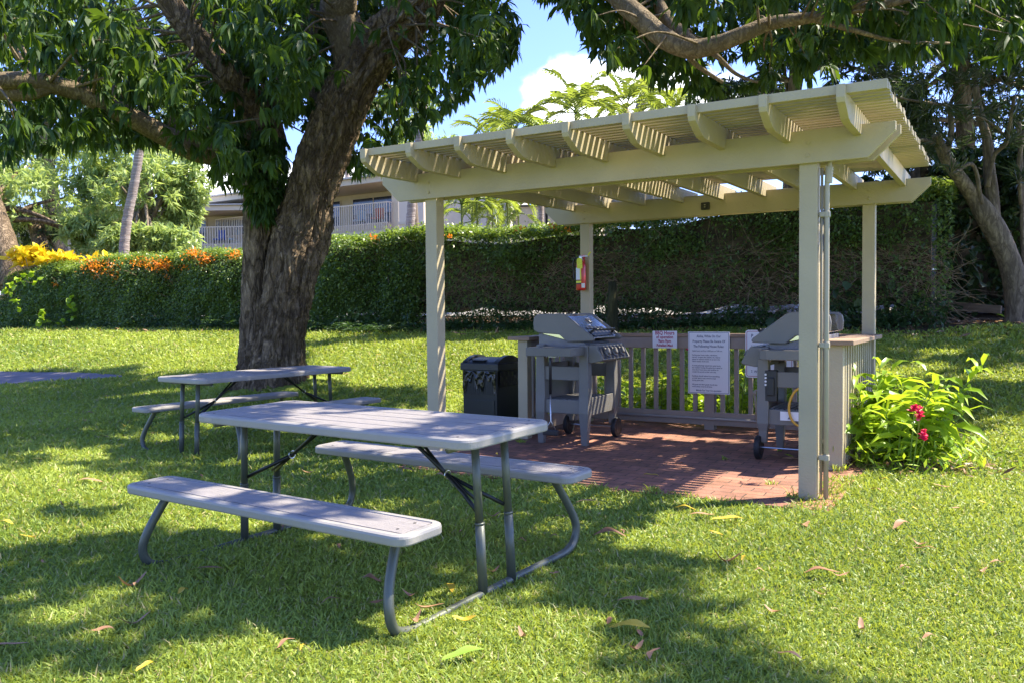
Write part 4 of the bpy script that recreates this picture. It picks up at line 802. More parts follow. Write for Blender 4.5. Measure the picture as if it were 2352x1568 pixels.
def hedge_leaves(n, face):
    w = rngh.uniform(HW0, HW1, n); T = np.array([htop(a) for a in w]); bn = np.array([mn.fractal(Vector((a*.9, 0, 1)), 1, 2, 4) for a in w]); T = T + .09*np.array([mn.fractal(Vector((a*1.7, 4, 1)), 1, 2, 4) for a in w])
    if face == 'top':
        y = rngh.uniform(-.55, .55, n); z = T + np.abs(rngh.normal(0, .07, n)) - .03 + .08*bn - np.clip(np.abs(y+.0)-.35, 0, 1)*.6
        D = np.stack([rngh.normal(0, 1, n), rngh.normal(-.2, 1, n), rngh.normal(.3, .5, n)], 1)
    else:
        s = rngh.random(n)**.62; z = T - s*(T-.16); bul = .08*np.sin(w*1.7) + .20*np.array([mn.fractal(Vector((a*1.1, b*1.3, 3)), 1, 2, 4) for a, b in zip(w, z)])
        y = -.46 - bul - .10*np.sin(np.clip((T-z)*2.2, 0, 3)) + rngh.normal(0, .07, n)
        s2 = np.clip((T-z)/(T-.16), 0, 1)**2*np.clip((w-7.5)/2, 0, 1); y = y - .42*s2; z = z - .26*s2
        # lower half is thin: twigs show
        keepp = np.clip(1.02 - (T-z)/.85 + .9*np.array([mn.fractal(Vector((a*1.1, 0, b*1.8)), 1, 2, 4) for a, b in zip(w, z)]), .12, 1); left = w > 10; keepp = np.where(left, np.maximum(keepp, .85), keepp)
        kk = rngh.random(n) < keepp; w, z, y = w[kk], z[kk], y[kk]; n = len(w)
        D = np.stack([rngh.normal(0, 1, n), rngh.normal(-.7, .6, n), rngh.normal(-.6, .6, n)], 1)
    B = np.stack([-w, y, z], 1); t = np.clip(rngh.uniform(0, .8, n) + .2*bn[:n], 0, 1)
    return B, D, t
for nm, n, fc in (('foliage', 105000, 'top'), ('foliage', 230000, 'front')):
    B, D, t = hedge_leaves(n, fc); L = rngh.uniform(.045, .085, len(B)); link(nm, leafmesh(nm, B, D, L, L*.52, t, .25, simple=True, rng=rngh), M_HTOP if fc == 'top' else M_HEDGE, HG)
# twigs
tw = MB()
for i in range(5200):
    w = random.uniform(HW0, HW1) if i % 4 else random.uniform(.8, 9); zt = random.uniform(.02, 1.3)**1.0; p = Vector((-w, -.30 + random.uniform(-.14, .1), hz(w, 14.1) + zt - .05)); d = Vector((random.gauss(0, 1), random.gauss(0, .18), random.gauss(-.1, .35))).normalized()
    L = random.uniform(.25, .95); q = [p]
    for k_ in range(5):
        d = (d + Vector((random.gauss(0, .25), random.gauss(0, .12), random.gauss(-.02, .28)))).normalized(); q.append(q[-1] + d*L/5)
    r0 = random.uniform(.0025, .006); tw.tube(q, [r0*(1-.12*j) for j in range(6)], 4, cap=False)
for i in range(90):
    w = random.uniform(HW0+.3, HW1-.3); x = -w; g_ = hz(w, 14.4); tw.tube([(x, random.uniform(-.1, .2), g_-.05), (x+random.uniform(-.1, .1), .05, g_+.3), (x+random.uniform(-.2, .2), 0, g_+.75)], [.02, .016, .012], 6)
tw.build('twigs', M_TWIG, HG)
# trumpet blossoms in clusters along the top
def blossoms(cx, cy, cz, n, sp, m=M_ORANGE):
    n = int(n*1.6); B = np.array([[cx, cy, cz]]) + rngh.normal(0, 1, (n, 3))*[sp, sp*.6, sp*.5]; D = rngh.normal(0, 1, (n, 3)) + [0, -.4, .5]
    link('blossom_cluster', leafmesh('blossom_cluster', B, D, rngh.uniform(.05, .085, n), rngh.uniform(.03, .05, n), rngh.random(n), .2, simple=True, rng=rngh), m, HG)
Hinv = (Matrix.Translation(HG.location) @ Matrix.Rotation(-PYAW, 4, 'Z')).inverted()
def hpoint(u, v):
    """photo point on the hedge's front/top face -> hedge-local"""
    d = Vector(ray(u, v)); o = Vector((0, 0, CAM_H)); nrm_ = Vector((SU, CU, 0)); t_ = (13.9 - o.dot(nrm_))/d.dot(nrm_); return Hinv @ (o + d*t_)
for u, v, n, sp in ((222, 612, 90, .22), (262, 618, 110, .25), (285, 640, 50, .14), (330, 606, 60, .18), (372, 608, 90, .2), (390, 612, 40, .12), (455, 586, 70, .14), (485, 596, 60, .14), (475, 612, 30, .08), (545, 588, 45, .12), (430, 616, 14, .07), (500, 625, 10, .05), (245, 668, 12, .05), (138, 655, 14, .06), (395, 640, 8, .04), (230, 640, 10, .05), (745, 553, 12, .08), (868, 548, 12, .06), (1040, 545, 8, .05), (1200, 528, 10, .06), (1275, 522, 12, .06), (1310, 527, 9, .06), (640, 560, 12, .06), (700, 580, 8, .04)):
    p = hpoint(u, v); blossoms(p.x, p.y - .12, p.z, n, sp)

# ---- low plants along the hedge foot
def fern(loc, r, n, label, m=M_FERN, lw=.035, up=.8, cat='fern', nm='fern_clump', group='ferns at the foot of the hedge'):
    t = empty(nm, loc, 0, label, cat, group); B = []; D = []; L = []; W_ = []
    for i in range(n):
        a = random.uniform(0, 6.28); d = Vector((math.cos(a), math.sin(a), random.uniform(.5, 1.6)*up)).normalized(); ln = r*random.uniform(.6, 1.2); p = Vector((random.gauss(0, r*.3), random.gauss(0, r*.2), 0))
        for k_ in range(9):
            s = k_/9; d2 = (d + Vector((0, 0, -.16*k_*s))).normalized(); p = p + d2*ln/9; side = d2.cross(Vector((0, 0, 1))).normalized()
            for sg in (-1, 1): B.append(p[:]); D.append((d2*.6 + side*sg)[:]); L.append(ln*.32*(1-.7*s)); W_.append(lw*(1-.5*s))
    link('fronds', leafmesh('fronds', np.array(B), np.array(D), np.array(L), np.array(W_), np.random.default_rng(int(abs(loc[0]*99))).random(len(B)), .3, simple=True), m, t); return t
for i, (u, v, Y, r) in enumerate([(930, 752, 16.3, .4), (1000, 750, 16, .45), (1180, 745, 15.2, .4), (1450, 742, 14.3, .4), (350, 758, 20.6, .4), (250, 760, 21.4, .4), (150, 760, 22.2, .4), (470, 755, 19.6, .5), (510, 750, 19.4, .55), (430, 757, 20, .4), (545, 750, 19, .5), (810, 748, 16.9, .45), (760, 750, 17.3, .45), (845, 752, 16.6, .5), (730, 745, 17.6, .4), (880, 748, 16.3, .4), (1250, 742, 14.9, .4), (1120, 744, 15.5, .3), (1690, 735, 13.7, .35), (1570, 738, 14, .35), (1820, 730, 13.3, .3), (2085, 722, 12.6, .4), (1960, 728, 12.9, .3), (640, 752, 18.2, .4), (1040, 745, 15.9, .3)]):
    p = at(u, v, Y); fern(G(p.x, p.y, -.02), r, 26, 'green ferns at the hedge foot, ' + ('tall, ' if r > .44 else 'low, ') + ('left of the big trunk' if u < 560 else 'between the big trunk and the front left post' if u < 970 else 'between the two left posts' if u < 1330 else 'right of the rear left post'))
# broad leaves under the hedge at the right
t = empty('broadleaf_plant', G(*at(2000, 715, 12.8)[:2]), 0, 'broad heart leaved plants climbing the hedge foot behind the right grill', 'plant')
n = 60; B = np.stack([rng.normal(0, .75, n), rng.normal(0, .1, n), rng.uniform(.1, .7, n)], 1); link('leaves', leafmesh('leaves', B, rng.normal(0, 1, (n, 3)) + [0, -.5, -.8], rng.uniform(.14, .24, n), rng.uniform(.12, .18, n), rng.random(n), .2), M_LEAFD, t)
# leafy litter and loose grass below the hedge
n = 5200; w = rng.uniform(-8, 24, n); q = rng.uniform(12.7, 15.4, n); p = np.stack([-CU*w+SU*q, SU*w+CU*q], 1); B = np.stack([p[:, 0], p[:, 1], gz(p[:, 0], p[:, 1])+.02], 1)
tag(link('leaf_litter', leafmesh('leaf_litter', B, rng.normal(0, 1, (n, 3))*[1, 1, .15], rng.uniform(.08, .18, n), rng.uniform(.03, .05, n), rng.random(n), .1, simple=True), M_LITTER), 'dry brown leaf litter under the hedge', 'leaf litter', kind='stuff')

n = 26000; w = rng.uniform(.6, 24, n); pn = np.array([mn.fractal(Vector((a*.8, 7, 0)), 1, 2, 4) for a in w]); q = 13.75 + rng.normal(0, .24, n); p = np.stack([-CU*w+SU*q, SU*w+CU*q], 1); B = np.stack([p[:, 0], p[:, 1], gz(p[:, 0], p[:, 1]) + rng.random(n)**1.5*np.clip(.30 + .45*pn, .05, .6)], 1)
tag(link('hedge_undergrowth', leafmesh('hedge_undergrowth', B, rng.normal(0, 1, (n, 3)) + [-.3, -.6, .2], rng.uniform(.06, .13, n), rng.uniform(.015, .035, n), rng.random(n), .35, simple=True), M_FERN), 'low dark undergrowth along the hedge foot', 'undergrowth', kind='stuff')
# croton shrub at the left end of the hedge
def croton(loc, label, n=34, R_=.6):
    t = empty('croton_shrub', loc, 0, label, 'shrub'); C_ = rng.normal(0, .8, (n, 3))*[R_*.9, R_*.5, R_*.3] + [0, 0, R_*.2]
    B, D, L, W_, ti = clusters(C_, k=11, L=.33, Wd=.165, axis=norm(rng.normal(0, .35, (n, 3)) + [0, -.1, 1]), droop=-.1)
    link('leaves', leafmesh('leaves', B, D, L, W_, ti, .12), M_CROTON, t)
    mb = MB()
    for c in C_[::2]: mb.tube([(c[0]*.3, c[1]*.3, -1.6), (c[0]*.7, c[1]*.7, -.3), tuple(c)], [.02, .014, .008], 5)
    mb.build('stems', M_TWIG, t)
croton(at(84, 600, 24.3), 'bright yellow croton shrub rising above the left end of the hedge', 22, .42); croton(at(136, 602, 24), 'smaller golden croton shrub just right of the larger yellow one', 16, .36); croton(at(228, 610, 23.6), 'yellow orange croton tips among the orange hedge blossoms', 16, .32)
# light green saplings poking out at the left end
t = empty('round_leaf_sapling', G(*at(60, 760, 22.5)[:2]), 0, 'light green round leaved vine shoots on the left end of the hedge', 'vine')
Bs = []
for u, v in ((15, 668), (30, 655), (45, 640), (60, 632), (75, 628), (38, 690), (45, 710), (160, 685), (163, 700), (166, 715), (170, 728), (98, 745-30), (100, 720), (95, 735), (105, 738), (140, 745), (145, 735), (150, 748), (135, 755), (25, 675), (55, 650), (85, 645)):
    Bs.append(at(u, v, 22.2) - t.location)
B, D, L, W_, ti = clusters(np.array([b[:] for b in Bs]), k=6, L=.17, Wd=.12, droop=.1); link('leaves', leafmesh('leaves', B, D, L, W_, ti, .1), M_GING, t)

# ================================================================== BACKGROUND TREES
def bgtree(name, lobes, base, label, m, k=11, L=.24, Wd=.06, n=420, trunk=None, r0=.22, group=None, bark=M_BARK2, sunny=0, simple=True, grav=.3, gaps=None, droop=.4):
    """lobes: (centre, radii) in world; leafy shells with gaps; trunk to the base"""
    t = empty(name, base, 0, label, 'tree', group); PP = []
    for c, r in lobes:
        a = norm(rng.normal(0, 1, (n, 3))); s = rng.uniform(.55, 1.08, (n, 1)); p = a*s*np.array(r); nz_ = np.array([mn.noise(Vector(q*1.1) + Vector(c)) for q in p]); p = p*(1+.35*nz_[:, None]); p = p[nz_ > -.30] + np.array(c); PP.append(p)
    PP = np.concatenate(PP)
    if gaps:
        u, v, ok = proj(PP)
        for g_ in gaps: bad = inpoly(u, v, g_) & ok; PP = PP[~bad]; u, v, ok = proj(PP)
    q = PP - np.array(base); crown('crown', q, t, m, k=k, L=L, Wd=Wd, simple=simple, grav=grav, droop=droop)
    mb = MB(); tr = trunk or [base, lobes[0][0]]
    P_, R_ = spline([(*(Vector(p)-Vector(base)), r0*(1-.5*i/len(tr))) for i, p in enumerate(tr)], 8); mb.tube(P_, R_, 16, fn=barkfn(.12, 3.)); mb.build('trunk', bark, t, smooth=True)
    mb = MB(); top = Vector(tr[-1]) - Vector(base)
    for c, r in lobes:
        for _ in range(4):
            e = Vector(c) - Vector(base) + Vector((random.uniform(-.6, .6)*r[0], random.uniform(-.6, .6)*r[1], random.uniform(-.4, .6)*r[2])); s = top*random.uniform(.6, 1); m_ = s.lerp(e, .5) + Vector((0, 0, .2)); P_, R_ = spline([(*s, min(.1, r0*.3)), (*m_, min(.06, r0*.2)), (*e, .02)], 5); mb.tube(P_, R_, 6)
    mb.build('branches', bark, t, smooth=True); return t
def lobe(u, v, Y, ru, rv, rd=None): return (tuple(at(u, v, Y)), (ru*Y/FPX, (rd or ru*Y/FPX*.8), rv*Y/FPX))
SKY_G = [[(1090,-10),(1400,-10),(1560,200),(1400,260),(1250,262),(1090,240)], [(1010,262),(1105,262),(1090,330),(1015,310)], [(484,440),(560,430),(560,488),(470,498)], [(765,395),(880,395),(890,430),(760,440)], [(672,320),(700,320),(700,385),(672,385)]]
g4 = 'light green mango trees behind the left hedge'
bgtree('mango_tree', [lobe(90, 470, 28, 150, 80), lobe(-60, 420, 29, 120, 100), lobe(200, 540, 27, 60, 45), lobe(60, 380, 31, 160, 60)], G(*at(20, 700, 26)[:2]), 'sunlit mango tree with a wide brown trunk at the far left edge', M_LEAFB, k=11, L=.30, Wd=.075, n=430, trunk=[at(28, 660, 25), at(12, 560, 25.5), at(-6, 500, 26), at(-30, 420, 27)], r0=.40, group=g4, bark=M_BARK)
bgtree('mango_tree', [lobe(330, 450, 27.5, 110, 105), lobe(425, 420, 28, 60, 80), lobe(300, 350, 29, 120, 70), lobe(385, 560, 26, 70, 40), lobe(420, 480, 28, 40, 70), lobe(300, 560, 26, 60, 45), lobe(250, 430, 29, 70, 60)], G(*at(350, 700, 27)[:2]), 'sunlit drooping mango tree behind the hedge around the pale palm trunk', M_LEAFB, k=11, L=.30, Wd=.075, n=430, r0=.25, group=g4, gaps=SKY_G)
bgtree('mango_tree', [lobe(110, 565, 27.5, 55, 40), lobe(80, 520, 29, 60, 50)], G(*at(95, 700, 28)[:2]), 'darker trunked mango tree right of the far left trunk', M_LEAFD, n=130, L=.3, Wd=.07, r0=.3, trunk=[at(98, 640, 27), at(92, 560, 27.2), at(70, 480, 28)], bark=M_BARK, gaps=[[(130, 545), (300, 545), (300, 615), (130, 615)]])
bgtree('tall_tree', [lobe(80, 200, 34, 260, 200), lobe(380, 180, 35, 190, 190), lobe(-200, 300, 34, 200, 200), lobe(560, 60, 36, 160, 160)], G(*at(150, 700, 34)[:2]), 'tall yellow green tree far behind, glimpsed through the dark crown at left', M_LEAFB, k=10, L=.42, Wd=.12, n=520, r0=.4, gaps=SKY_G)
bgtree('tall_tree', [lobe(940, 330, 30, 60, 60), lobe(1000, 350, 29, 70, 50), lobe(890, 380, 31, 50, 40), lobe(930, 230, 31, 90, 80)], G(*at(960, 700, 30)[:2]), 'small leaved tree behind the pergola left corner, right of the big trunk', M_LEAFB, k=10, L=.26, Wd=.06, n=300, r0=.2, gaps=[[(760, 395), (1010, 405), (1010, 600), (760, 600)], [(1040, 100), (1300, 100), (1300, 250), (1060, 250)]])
# right: dense trees behind the pergola
gd = 'dark trees behind the right side of the pergola'
GR = [[(1090,-200),(1560,-200),(1600,200),(1560,235),(1090,300)], [(1620,130),(1745,125),(1740,180),(1640,190)]]
bgtree('shade_tree', [lobe(1830, 110, 16, 110, 90), lobe(1700, 210, 17, 120, 28), lobe(1960, 150, 15.5, 100, 110), lobe(1850, 10, 16, 160, 90)], G(*at(1800, 720, 16.5)[:2]), 'dark small leaved tree with twisting bare twigs above the pergola roof', M_LEAFD, k=11, L=.17, Wd=.045, n=520, r0=.15, group=gd, gaps=GR)
bgtree('shade_tree', [lobe(2200, 60, 17, 190, 150), lobe(2420, 200, 17, 160, 220), lobe(2060, 300, 17, 90, 120), lobe(2250, 330, 18, 170, 130)], G(*at(2240, 720, 17)[:2]), 'tall dark tree filling the upper right corner behind the spiky tree', M_LEAFD, k=11, L=.22, Wd=.05, n=700, r0=.2, group=gd)
# dark thicket right of the hedge
def thicket(name, u0, u1, Y, ztop, n, label, m=M_LEAFD, z0=1.1, th=.7):
    a, b = at(u0, 700, Y), at(u1, 700, Y+ .6); base = Vector(((a.x+b.x)/2, (a.y+b.y)/2, z0)); t = empty(name, base, 0, label, 'shrub'); h = ztop - z0
    s = rng.random(n); P_ = np.array(a)[None]*(1-s[:, None]) + np.array(b)[None]*s[:, None]; P_[:, 2] = z0 + rng.random(n)**.8*h; P_[:, 1] += rng.uniform(-th, th, n)*.5; nz_ = np.array([mn.noise(Vector(p*.9)) for p in P_]); P_[:, 1] += nz_*.6
    crown('foliage', P_ - np.array(base), t, m, k=10, L=.15, Wd=.075, simple=True)
    mb = MB(); w_ = (b.x-a.x)/2; lp = []
    for i in range(12):
        x = -w_ + 2*w_*i/11; y = (b.y-a.y)*(i/11-.5) + .45; q = .12*math.sin(i*2.1); lp.append([(x, y-.15+q, -.1), (x, y-.2+q, h*.6), (x, y, h-.3), (x, y+.5, h-.4), (x, y+.5, -.1)])
    mb.loops(lp).build('inner_mass', M_CORE, t); return t
thicket('dark_thicket', 2140, 2560, 13.4, 3.9, 1500, 'tall dark thicket behind the wooden border board at the right')
thicket('dark_thicket', 1960, 2180, 14.6, 3.6, 600, 'dark green bush above the right end of the hedge', M_LEAFD, 2.4)
# far greenery line and haze of trees at the back
# spiky tree at the right edge
def spiky_tree():
    base = G(*at(2335, 735, 12.4)[:2]); t = empty('spiky_leaf_tree', base, 0, 'grey trunked tree with tufts of narrow spiky leaves at the right edge', 'tree')
    def lm(name, pts, n=16, sub=8, mm=M_BARK2, amp=.07, fl=0):
        P_, R_ = spline([(*(at(u, v, Y)-base), w/2*Y/FPX) for u, v, Y, w in pts], sub); MB().tube(P_, R_, n, fn=barkfn(amp, 2., flare=fl)).build(name, mm, t, smooth=True)
    lm('trunk', [(2345, 760, 12.4, 66), (2340, 715, 12.4, 58), (2334, 660, 12.4, 54), (2318, 600, 12.4, 50), (2292, 540, 12.4, 50), (2262, 490, 12.4, 48), (2238, 455, 12.4, 36), (2205, 410, 12.3, 30), (2170, 360, 12.2, 26), (2150, 310, 12.1, 20)], 28, 12, fl=.25)
    lm('limb', [(2278, 520, 12.45, 40), (2278, 450, 12.5, 30), (2272, 390, 12.5, 26), (2268, 330, 12.5, 22), (2250, 260, 12.5, 18), (2240, 200, 12.5, 14)])
    lm('limb', [(2268, 430, 12.4, 12), (2282, 360, 12.3, 11), (2310, 330, 12.2, 10), (2318, 290, 12.1, 9), (2330, 220, 12, 8)], 8)
    lm('limb', [(2170, 365, 12.2, 16), (2185, 300, 12.3, 15), (2180, 240, 12.3, 12)], 8); lm('limb', [(2160, 340, 12.2, 12), (2120, 322, 12, 9), (2095, 330, 11.9, 6)], 8)
    lm('limb', [(2255, 470, 12.3, 10), (2235, 380, 12.2, 9), (2190, 400, 12, 7)], 8); lm('limb', [(2345, 470, 12.3, 10), (2340, 380, 12.2, 10), (2352, 300, 12.2, 9)], 8)
    lm('limb', [(2250, 250, 12.5, 10), (2200, 245, 12.2, 8), (2120, 235, 12, 7), (2060, 225, 11.8, 5)], 8); lm('limb', [(2300, 300, 12.3, 8), (2250, 270, 12.2, 6), (2215, 265, 12, 5)], 8)
    spots = [(2060, 225), (2095, 330), (2140, 290), (2180, 235), (2200, 180), (2240, 190), (2300, 210), (2330, 170), (2120, 190), (2080, 270), (2150, 140), (2230, 120), (2300, 100), (2345, 260), (2320, 330), (2215, 265), (2190, 400), (2110, 250), (2045, 180), (2090, 130), (2010, 160), (2280, 260), (2340, 400), (2160, 330), (2240, 310), (2060, 300), (2352, 80), (2180, 70), (2120, 70), (2030, 110), (2270, 170), (2130, 345), (2200, 330), (2090, 200), (2320, 40), (2240, 50)]
    B = np.array([(at(u + random.uniform(-12, 12), v + random.uniform(-12, 12), random.uniform(11.4, 12.9)) - base)[:] for u, v in spots*2])
    b, D, L, W_, ti = clusters(B, k=34, L=.30, Wd=.017, axis=norm(rng.normal(0, .6, (len(B), 3)) + [0, 0, .8]), droop=.0, spread=1.15)
    link('crown', leafmesh('crown', b, D, L, W_, ti, .2, simple=True), M_SPIKE, t)
spiky_tree()
t = empty('bare_stem_tree', G(*at(2350, 735, 13.2)[:2]), 0, 'thin pale upright stem against the dark thicket at the far right', 'tree')
P_, R_ = spline([(*(at(u, v, 13.0)-t.location), .035) for u, v in ((2356, 740), (2352, 640), (2348, 520), (2346, 400), (2340, 280))]); MB().tube(P_, R_, 8).build('trunk', M_BARK2, t, smooth=True)
# border board, dark post at the hedge end
a, b = at(2150, 700, 13.1), at(2300, 712, 12.2); d = (b-a); t = empty('border_board', (a+b)/2, math.atan2(d.y, d.x), 'weathered timber border board lying in front of the dark thicket', 'board'); t.rotation_euler = (0, -math.atan2(d.z, d.xy.length), math.atan2(d.y, d.x)); MB().box(-d.length/2, d.length/2, -.02, .02, -.06, .06).build('board', M_TIMBER, t, bev=.006)
p = at(2138, 715, 12.9); t = empty('metal_post', (p.x, p.y, 1.1), 0, 'dark square metal gate post at the right end of the hedge', 'post'); MB().box(-.05, .05, -.05, .05, 0, 1.75).build('post', M_POSTD, t, bev=.004); MB().box(-.06, .09, -.055, -.051, .75, .77).build('bracket', M_STEEL, t)
p = at(2120, 715, 13.0); t = empty('pale_stake', (p.x, p.y, 1.1), 0, 'slim pale wooden stake standing in the right end of the hedge', 'stake'); MB().tube([(0, 0, 0), (.01, 0, 1.6)], .025, 8).build('stake', M_TIMBER, t, smooth=True)
p = at(1407, 740, 14.1); t = empty('hedge_stump', G(p.x, p.y, -.05), 0, 'short mossy stump under the hedge right of the fire extinguisher post', 'stump'); MB().tube([(0, 0, 0), (0, 0, .15), (.01, 0, .5), (0, 0, .9)], [.15, .11, .085, .07], 14, fn=barkfn(.1, 4)).build('stump', barkmat('mossy_bark', (.07, .065, .03), (.13, .12, .05), (.03, .03, .015)), t, smooth=True)

# ================================================================== PALMS
def frond(mb_B, mb_D, mb_L, mb_W, o, az, el, ln, rng_, bend=1.6, lw=.035, ll=.42):
    lw = lw*.62; d = Vector((math.cos(az)*math.cos(el), math.sin(az)*math.cos(el), math.sin(el))); p = Vector(o); pts = [p.copy()]
    n = 17
    for k_ in range(n):
        s = k_/n; d = (d + Vector((0, 0, -bend*(.3+s)/n))).normalized(); p = p + d*ln/n; pts.append(p.copy())
        if s < .12: continue
        side = d.cross(Vector((0, 0, 1))).normalized(); up = side.cross(d)
        for sg in (-1, 1):
            mb_B.append(p[:]); mb_D.append((d*.75 + side*sg*.9 + up*.25)[:]); mb_L.append(ln*ll*(math.sin(math.pi*min(1, .12+s*.88))**.6)*.72*rng_.uniform(.75, 1.2)); mb_W.append(lw)
    return pts
def palm(loc, top, r, label, nf=12, rad=.07, ll=.5, mm=M_PALML, el0=.9, name='palm_tree', lw=.045, group='palms beyond the hedge', bark=M_PALMB, trunkpts=None, seed=0):
    rs = random.Random(seed); t = empty(name, loc, 0, label, 'palm tree', group); L0 = Vector(loc)
    tp = [Vector(q)-L0 for q in (trunkpts or [loc, Vector(loc).lerp(top, .5), top])]
    P_, R_ = spline([(*q, rad*(1.15-.35*i/len(tp))) for i, q in enumerate(tp)], 14)
    MB().tube(P_, R_, 14, fn=lambda q, e, s, a: 1+.05*math.sin(q.z*55)).build('trunk', bark, t, smooth=True)
    o = Vector(top) - L0
    for i in range(nf):
        B, D, L, W_ = [], [], [], []; az = 6.283*i*.381 + rs.uniform(-.3, .3); el = rs.uniform(-.15, el0+.45) if i > 3 else rs.uniform(.9, 1.35)
        pts = frond(B, D, L, W_, o, az, el, r*rs.uniform(.85, 1.15), rs, bend=rs.uniform(2.2, 3.4), lw=lw, ll=ll)
        f_ = link('frond', leafmesh('frond', np.array(B), np.array(D), np.array(L), np.array(W_), np.clip(rng.uniform(.2, .9) + rng.normal(0, .12, len(B)), 0, 1), .6, simple=True), mm, t)
        MB().tube(pts, [.014*(1-.7*k_/len(pts)) for k_ in range(len(pts))], 5).build('stalk', mm, f_)
    return t
def palmpx(u, vtop, Y, r, label, vb=600, seed=0, ub=None, **k):
    top = at(u, vtop, Y); b = at(ub if ub is not None else u+6, vb, Y); b = Vector((b.x, b.y, 1.6)); return palm(b, top, r, label, seed=seed, **k)
palmpx(1325, 262, 21, 1.25, 'feathery green palm crown just left of the cloud centre above the roof', seed=1, nf=16)
palmpx(1438, 250, 22, 1.2, 'bright yellow green palm crown right of the feathery one above the roof', seed=2, nf=16)
palmpx(1180, 305, 21, 1.2, 'bluish green palm crown low beside the pergola left part of the roof', seed=3, nf=17)
palmpx(1120, 330, 23, 1.1, 'yellowing palm crown nearest the mango leaves above the roof', seed=4, nf=15)
palmpx(1545, 265, 22, 1.05, 'small golden palm crown right of the leaning palm trunk', seed=5, nf=15)
palmpx(1240, 330, 23, 1.0, 'low palm crown peeking just over the pergola fascia', seed=14, nf=9)
# clump of cane palms seen under the beam
for i, (u, vt, lb) in enumerate([(1060, 470, 'leftmost'), (1095, 455, 'tallest'), (1130, 480, 'middle'), (1165, 462, 'dense'), (1085, 510, 'shortest'), (1190, 490, 'rightmost')]):
    palmpx(u, vt, 18.6 + .3*i, .85, f'{lb} cane palm of the clump seen under the front beam', seed=20+i, nf=9, rad=.025, vb=620, group='cane palms under the beam', lw=.04, bark=mat('cane', (.2, .24, .06), .6, var=.2))
# coconut palms
top = at(1508, 100, 26); b = at(1380, 640, 26); palm(Vector((b.x, b.y, 2)), at(1530, 20, 26), 3., 'tall grey coconut palm trunk leaning above the pergola roof', nf=9, rad=.15, trunkpts=[Vector((b.x, b.y, 2)), at(1430, 380, 26), at(1470, 250, 26), at(1502, 140, 26), at(1530, 20, 26)], seed=7, lw=.05)
b = at(938, 640, 25); palm(Vector((b.x, b.y, 2)), at(1000, 60, 25), 2.4, 'coconut palm with ringed trunk in front of the white building wall', nf=9, rad=.13, trunkpts=[Vector((b.x, b.y, 2)), at(941, 545, 25), at(947, 460, 25), at(965, 300, 25), at(1000, 60, 25)], seed=8, mm=M_LEAFD, lw=.05)
b = at(278, 660, 25); palm(Vector((b.x, b.y, 1)), at(352, 120, 25), 2.2, 'pale coconut palm trunk standing behind the orange blossoms at left', nf=9, rad=.135, trunkpts=[Vector((b.x, b.y, 1)), at(284, 590, 25), at(293, 500, 25), at(312, 400, 25), at(352, 120, 25)], seed=9, mm=M_LEAFD, lw=.05)
b = at(795, 470, 50); palm(Vector((b.x, b.y, 2)), at(806, 280, 50), 2.5, 'distant thin palm trunk between the big trunk and the pergola', nf=8, rad=.13, trunkpts=[Vector((b.x, b.y, 2)), at(797, 420, 50), at(806, 280, 50)], seed=10, mm=M_LEAFD, lw=.06)

# ================================================================== BUILDINGS
def window(t, x0, x1, z0, z1, y, n=2):
    f_ = MB(); w = .06
    f_.box(x0, x1, y-.04, y, z1-w, z1).box(x0, x1, y-.04, y, z0, z0+w)
    for i in range(n+1): xx = x0 + (x1-x0-w)*i/n; f_.box(xx, xx+w, y-.04, y, z0+w+.001, z1-w-.001)
    o = f_.build('window', M_WALLG, t); MB().box(x0+w, x1-w, y-.018, y-.004, z0+w, z1-w).build('pane', M_GLASS, o)
def balcony(t, x0, x1, y0, y1, zf, h, step=.16):
    MB().box(x0, x1, y0, y1, zf-.32, zf).build('balcony_floor', M_STUCCO, t)
    r_ = MB(); r_.box(x0, x1, y0-.03, y0+.03, zf+h-.06, zf+h); r_.box(x0, x1, y0-.02, y0+.02, zf-.02, zf+.05)
    x = x0+.03
    while x < x1: r_.box(x, x+.055, y0-.045, y0-.021, zf-.28, zf+h-.06); x += step
    for s in (x0, x1-.06):
        r_.box(s, s+.06, y0+.031, y1, zf+h-.06, zf+h); y = y0+.1
        while y < y1: r_.box(s+.061 if s > x0 else s-.02, (s+.085) if s > x0 else s-.001, y, y+.05, zf-.28, zf+h-.06); y += step
    r_.build('balcony_railing', M_TRIM, t)
def building(name, loc, rz, label): return empty(name, loc, rz, label, 'building')
# right block with the balcony, px 760..905
C1 = at(892, 523, 44); t = building('apartment_building', (C1.x, C1.y, 1.5), -R(33), 'cream apartment block with white balcony railing right of the big trunk')
zf = C1.z - 1.5 + .25; 
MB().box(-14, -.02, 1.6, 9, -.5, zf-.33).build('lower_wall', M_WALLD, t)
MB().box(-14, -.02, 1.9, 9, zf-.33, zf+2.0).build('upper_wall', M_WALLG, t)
MB().box(-14, 0, 0, 1.9, zf-.85, zf-.33).build('balcony_beam', M_STUCCO, t)
balcony(t, -13.9, -.02, 0, 1.9, zf, 1.12)
MB().box(.0, .35, .4, 9, -.5, zf+2.0).build('side_wall', M_STUCCO, t); MB().box(-.05, .42, .34, .399, -.5, zf+1.9).build('corner_trim', M_TRIM, t)
MB().box(-14.5, .8, -.75, 9.5, zf+2.02, zf+2.32).build('fascia', M_STUCCO, t); MB().add([(-14.6, -.9, zf+2.33), (.9, -.9, zf+2.33), (.9, 9.6, zf+2.9), (-14.6, 9.6, zf+2.9), (-14.6, -.9, zf+2.42), (.9, -.9, zf+2.42), (.9, 9.6, zf+3.0), (-14.6, 9.6, zf+3.0)], [(0, 1, 2, 3), (4, 5, 6, 7), (0, 1, 5, 4), (1, 2, 6, 5), (2, 3, 7, 6), (3, 0, 4, 7)]).build('roof', M_ROOFW, t)
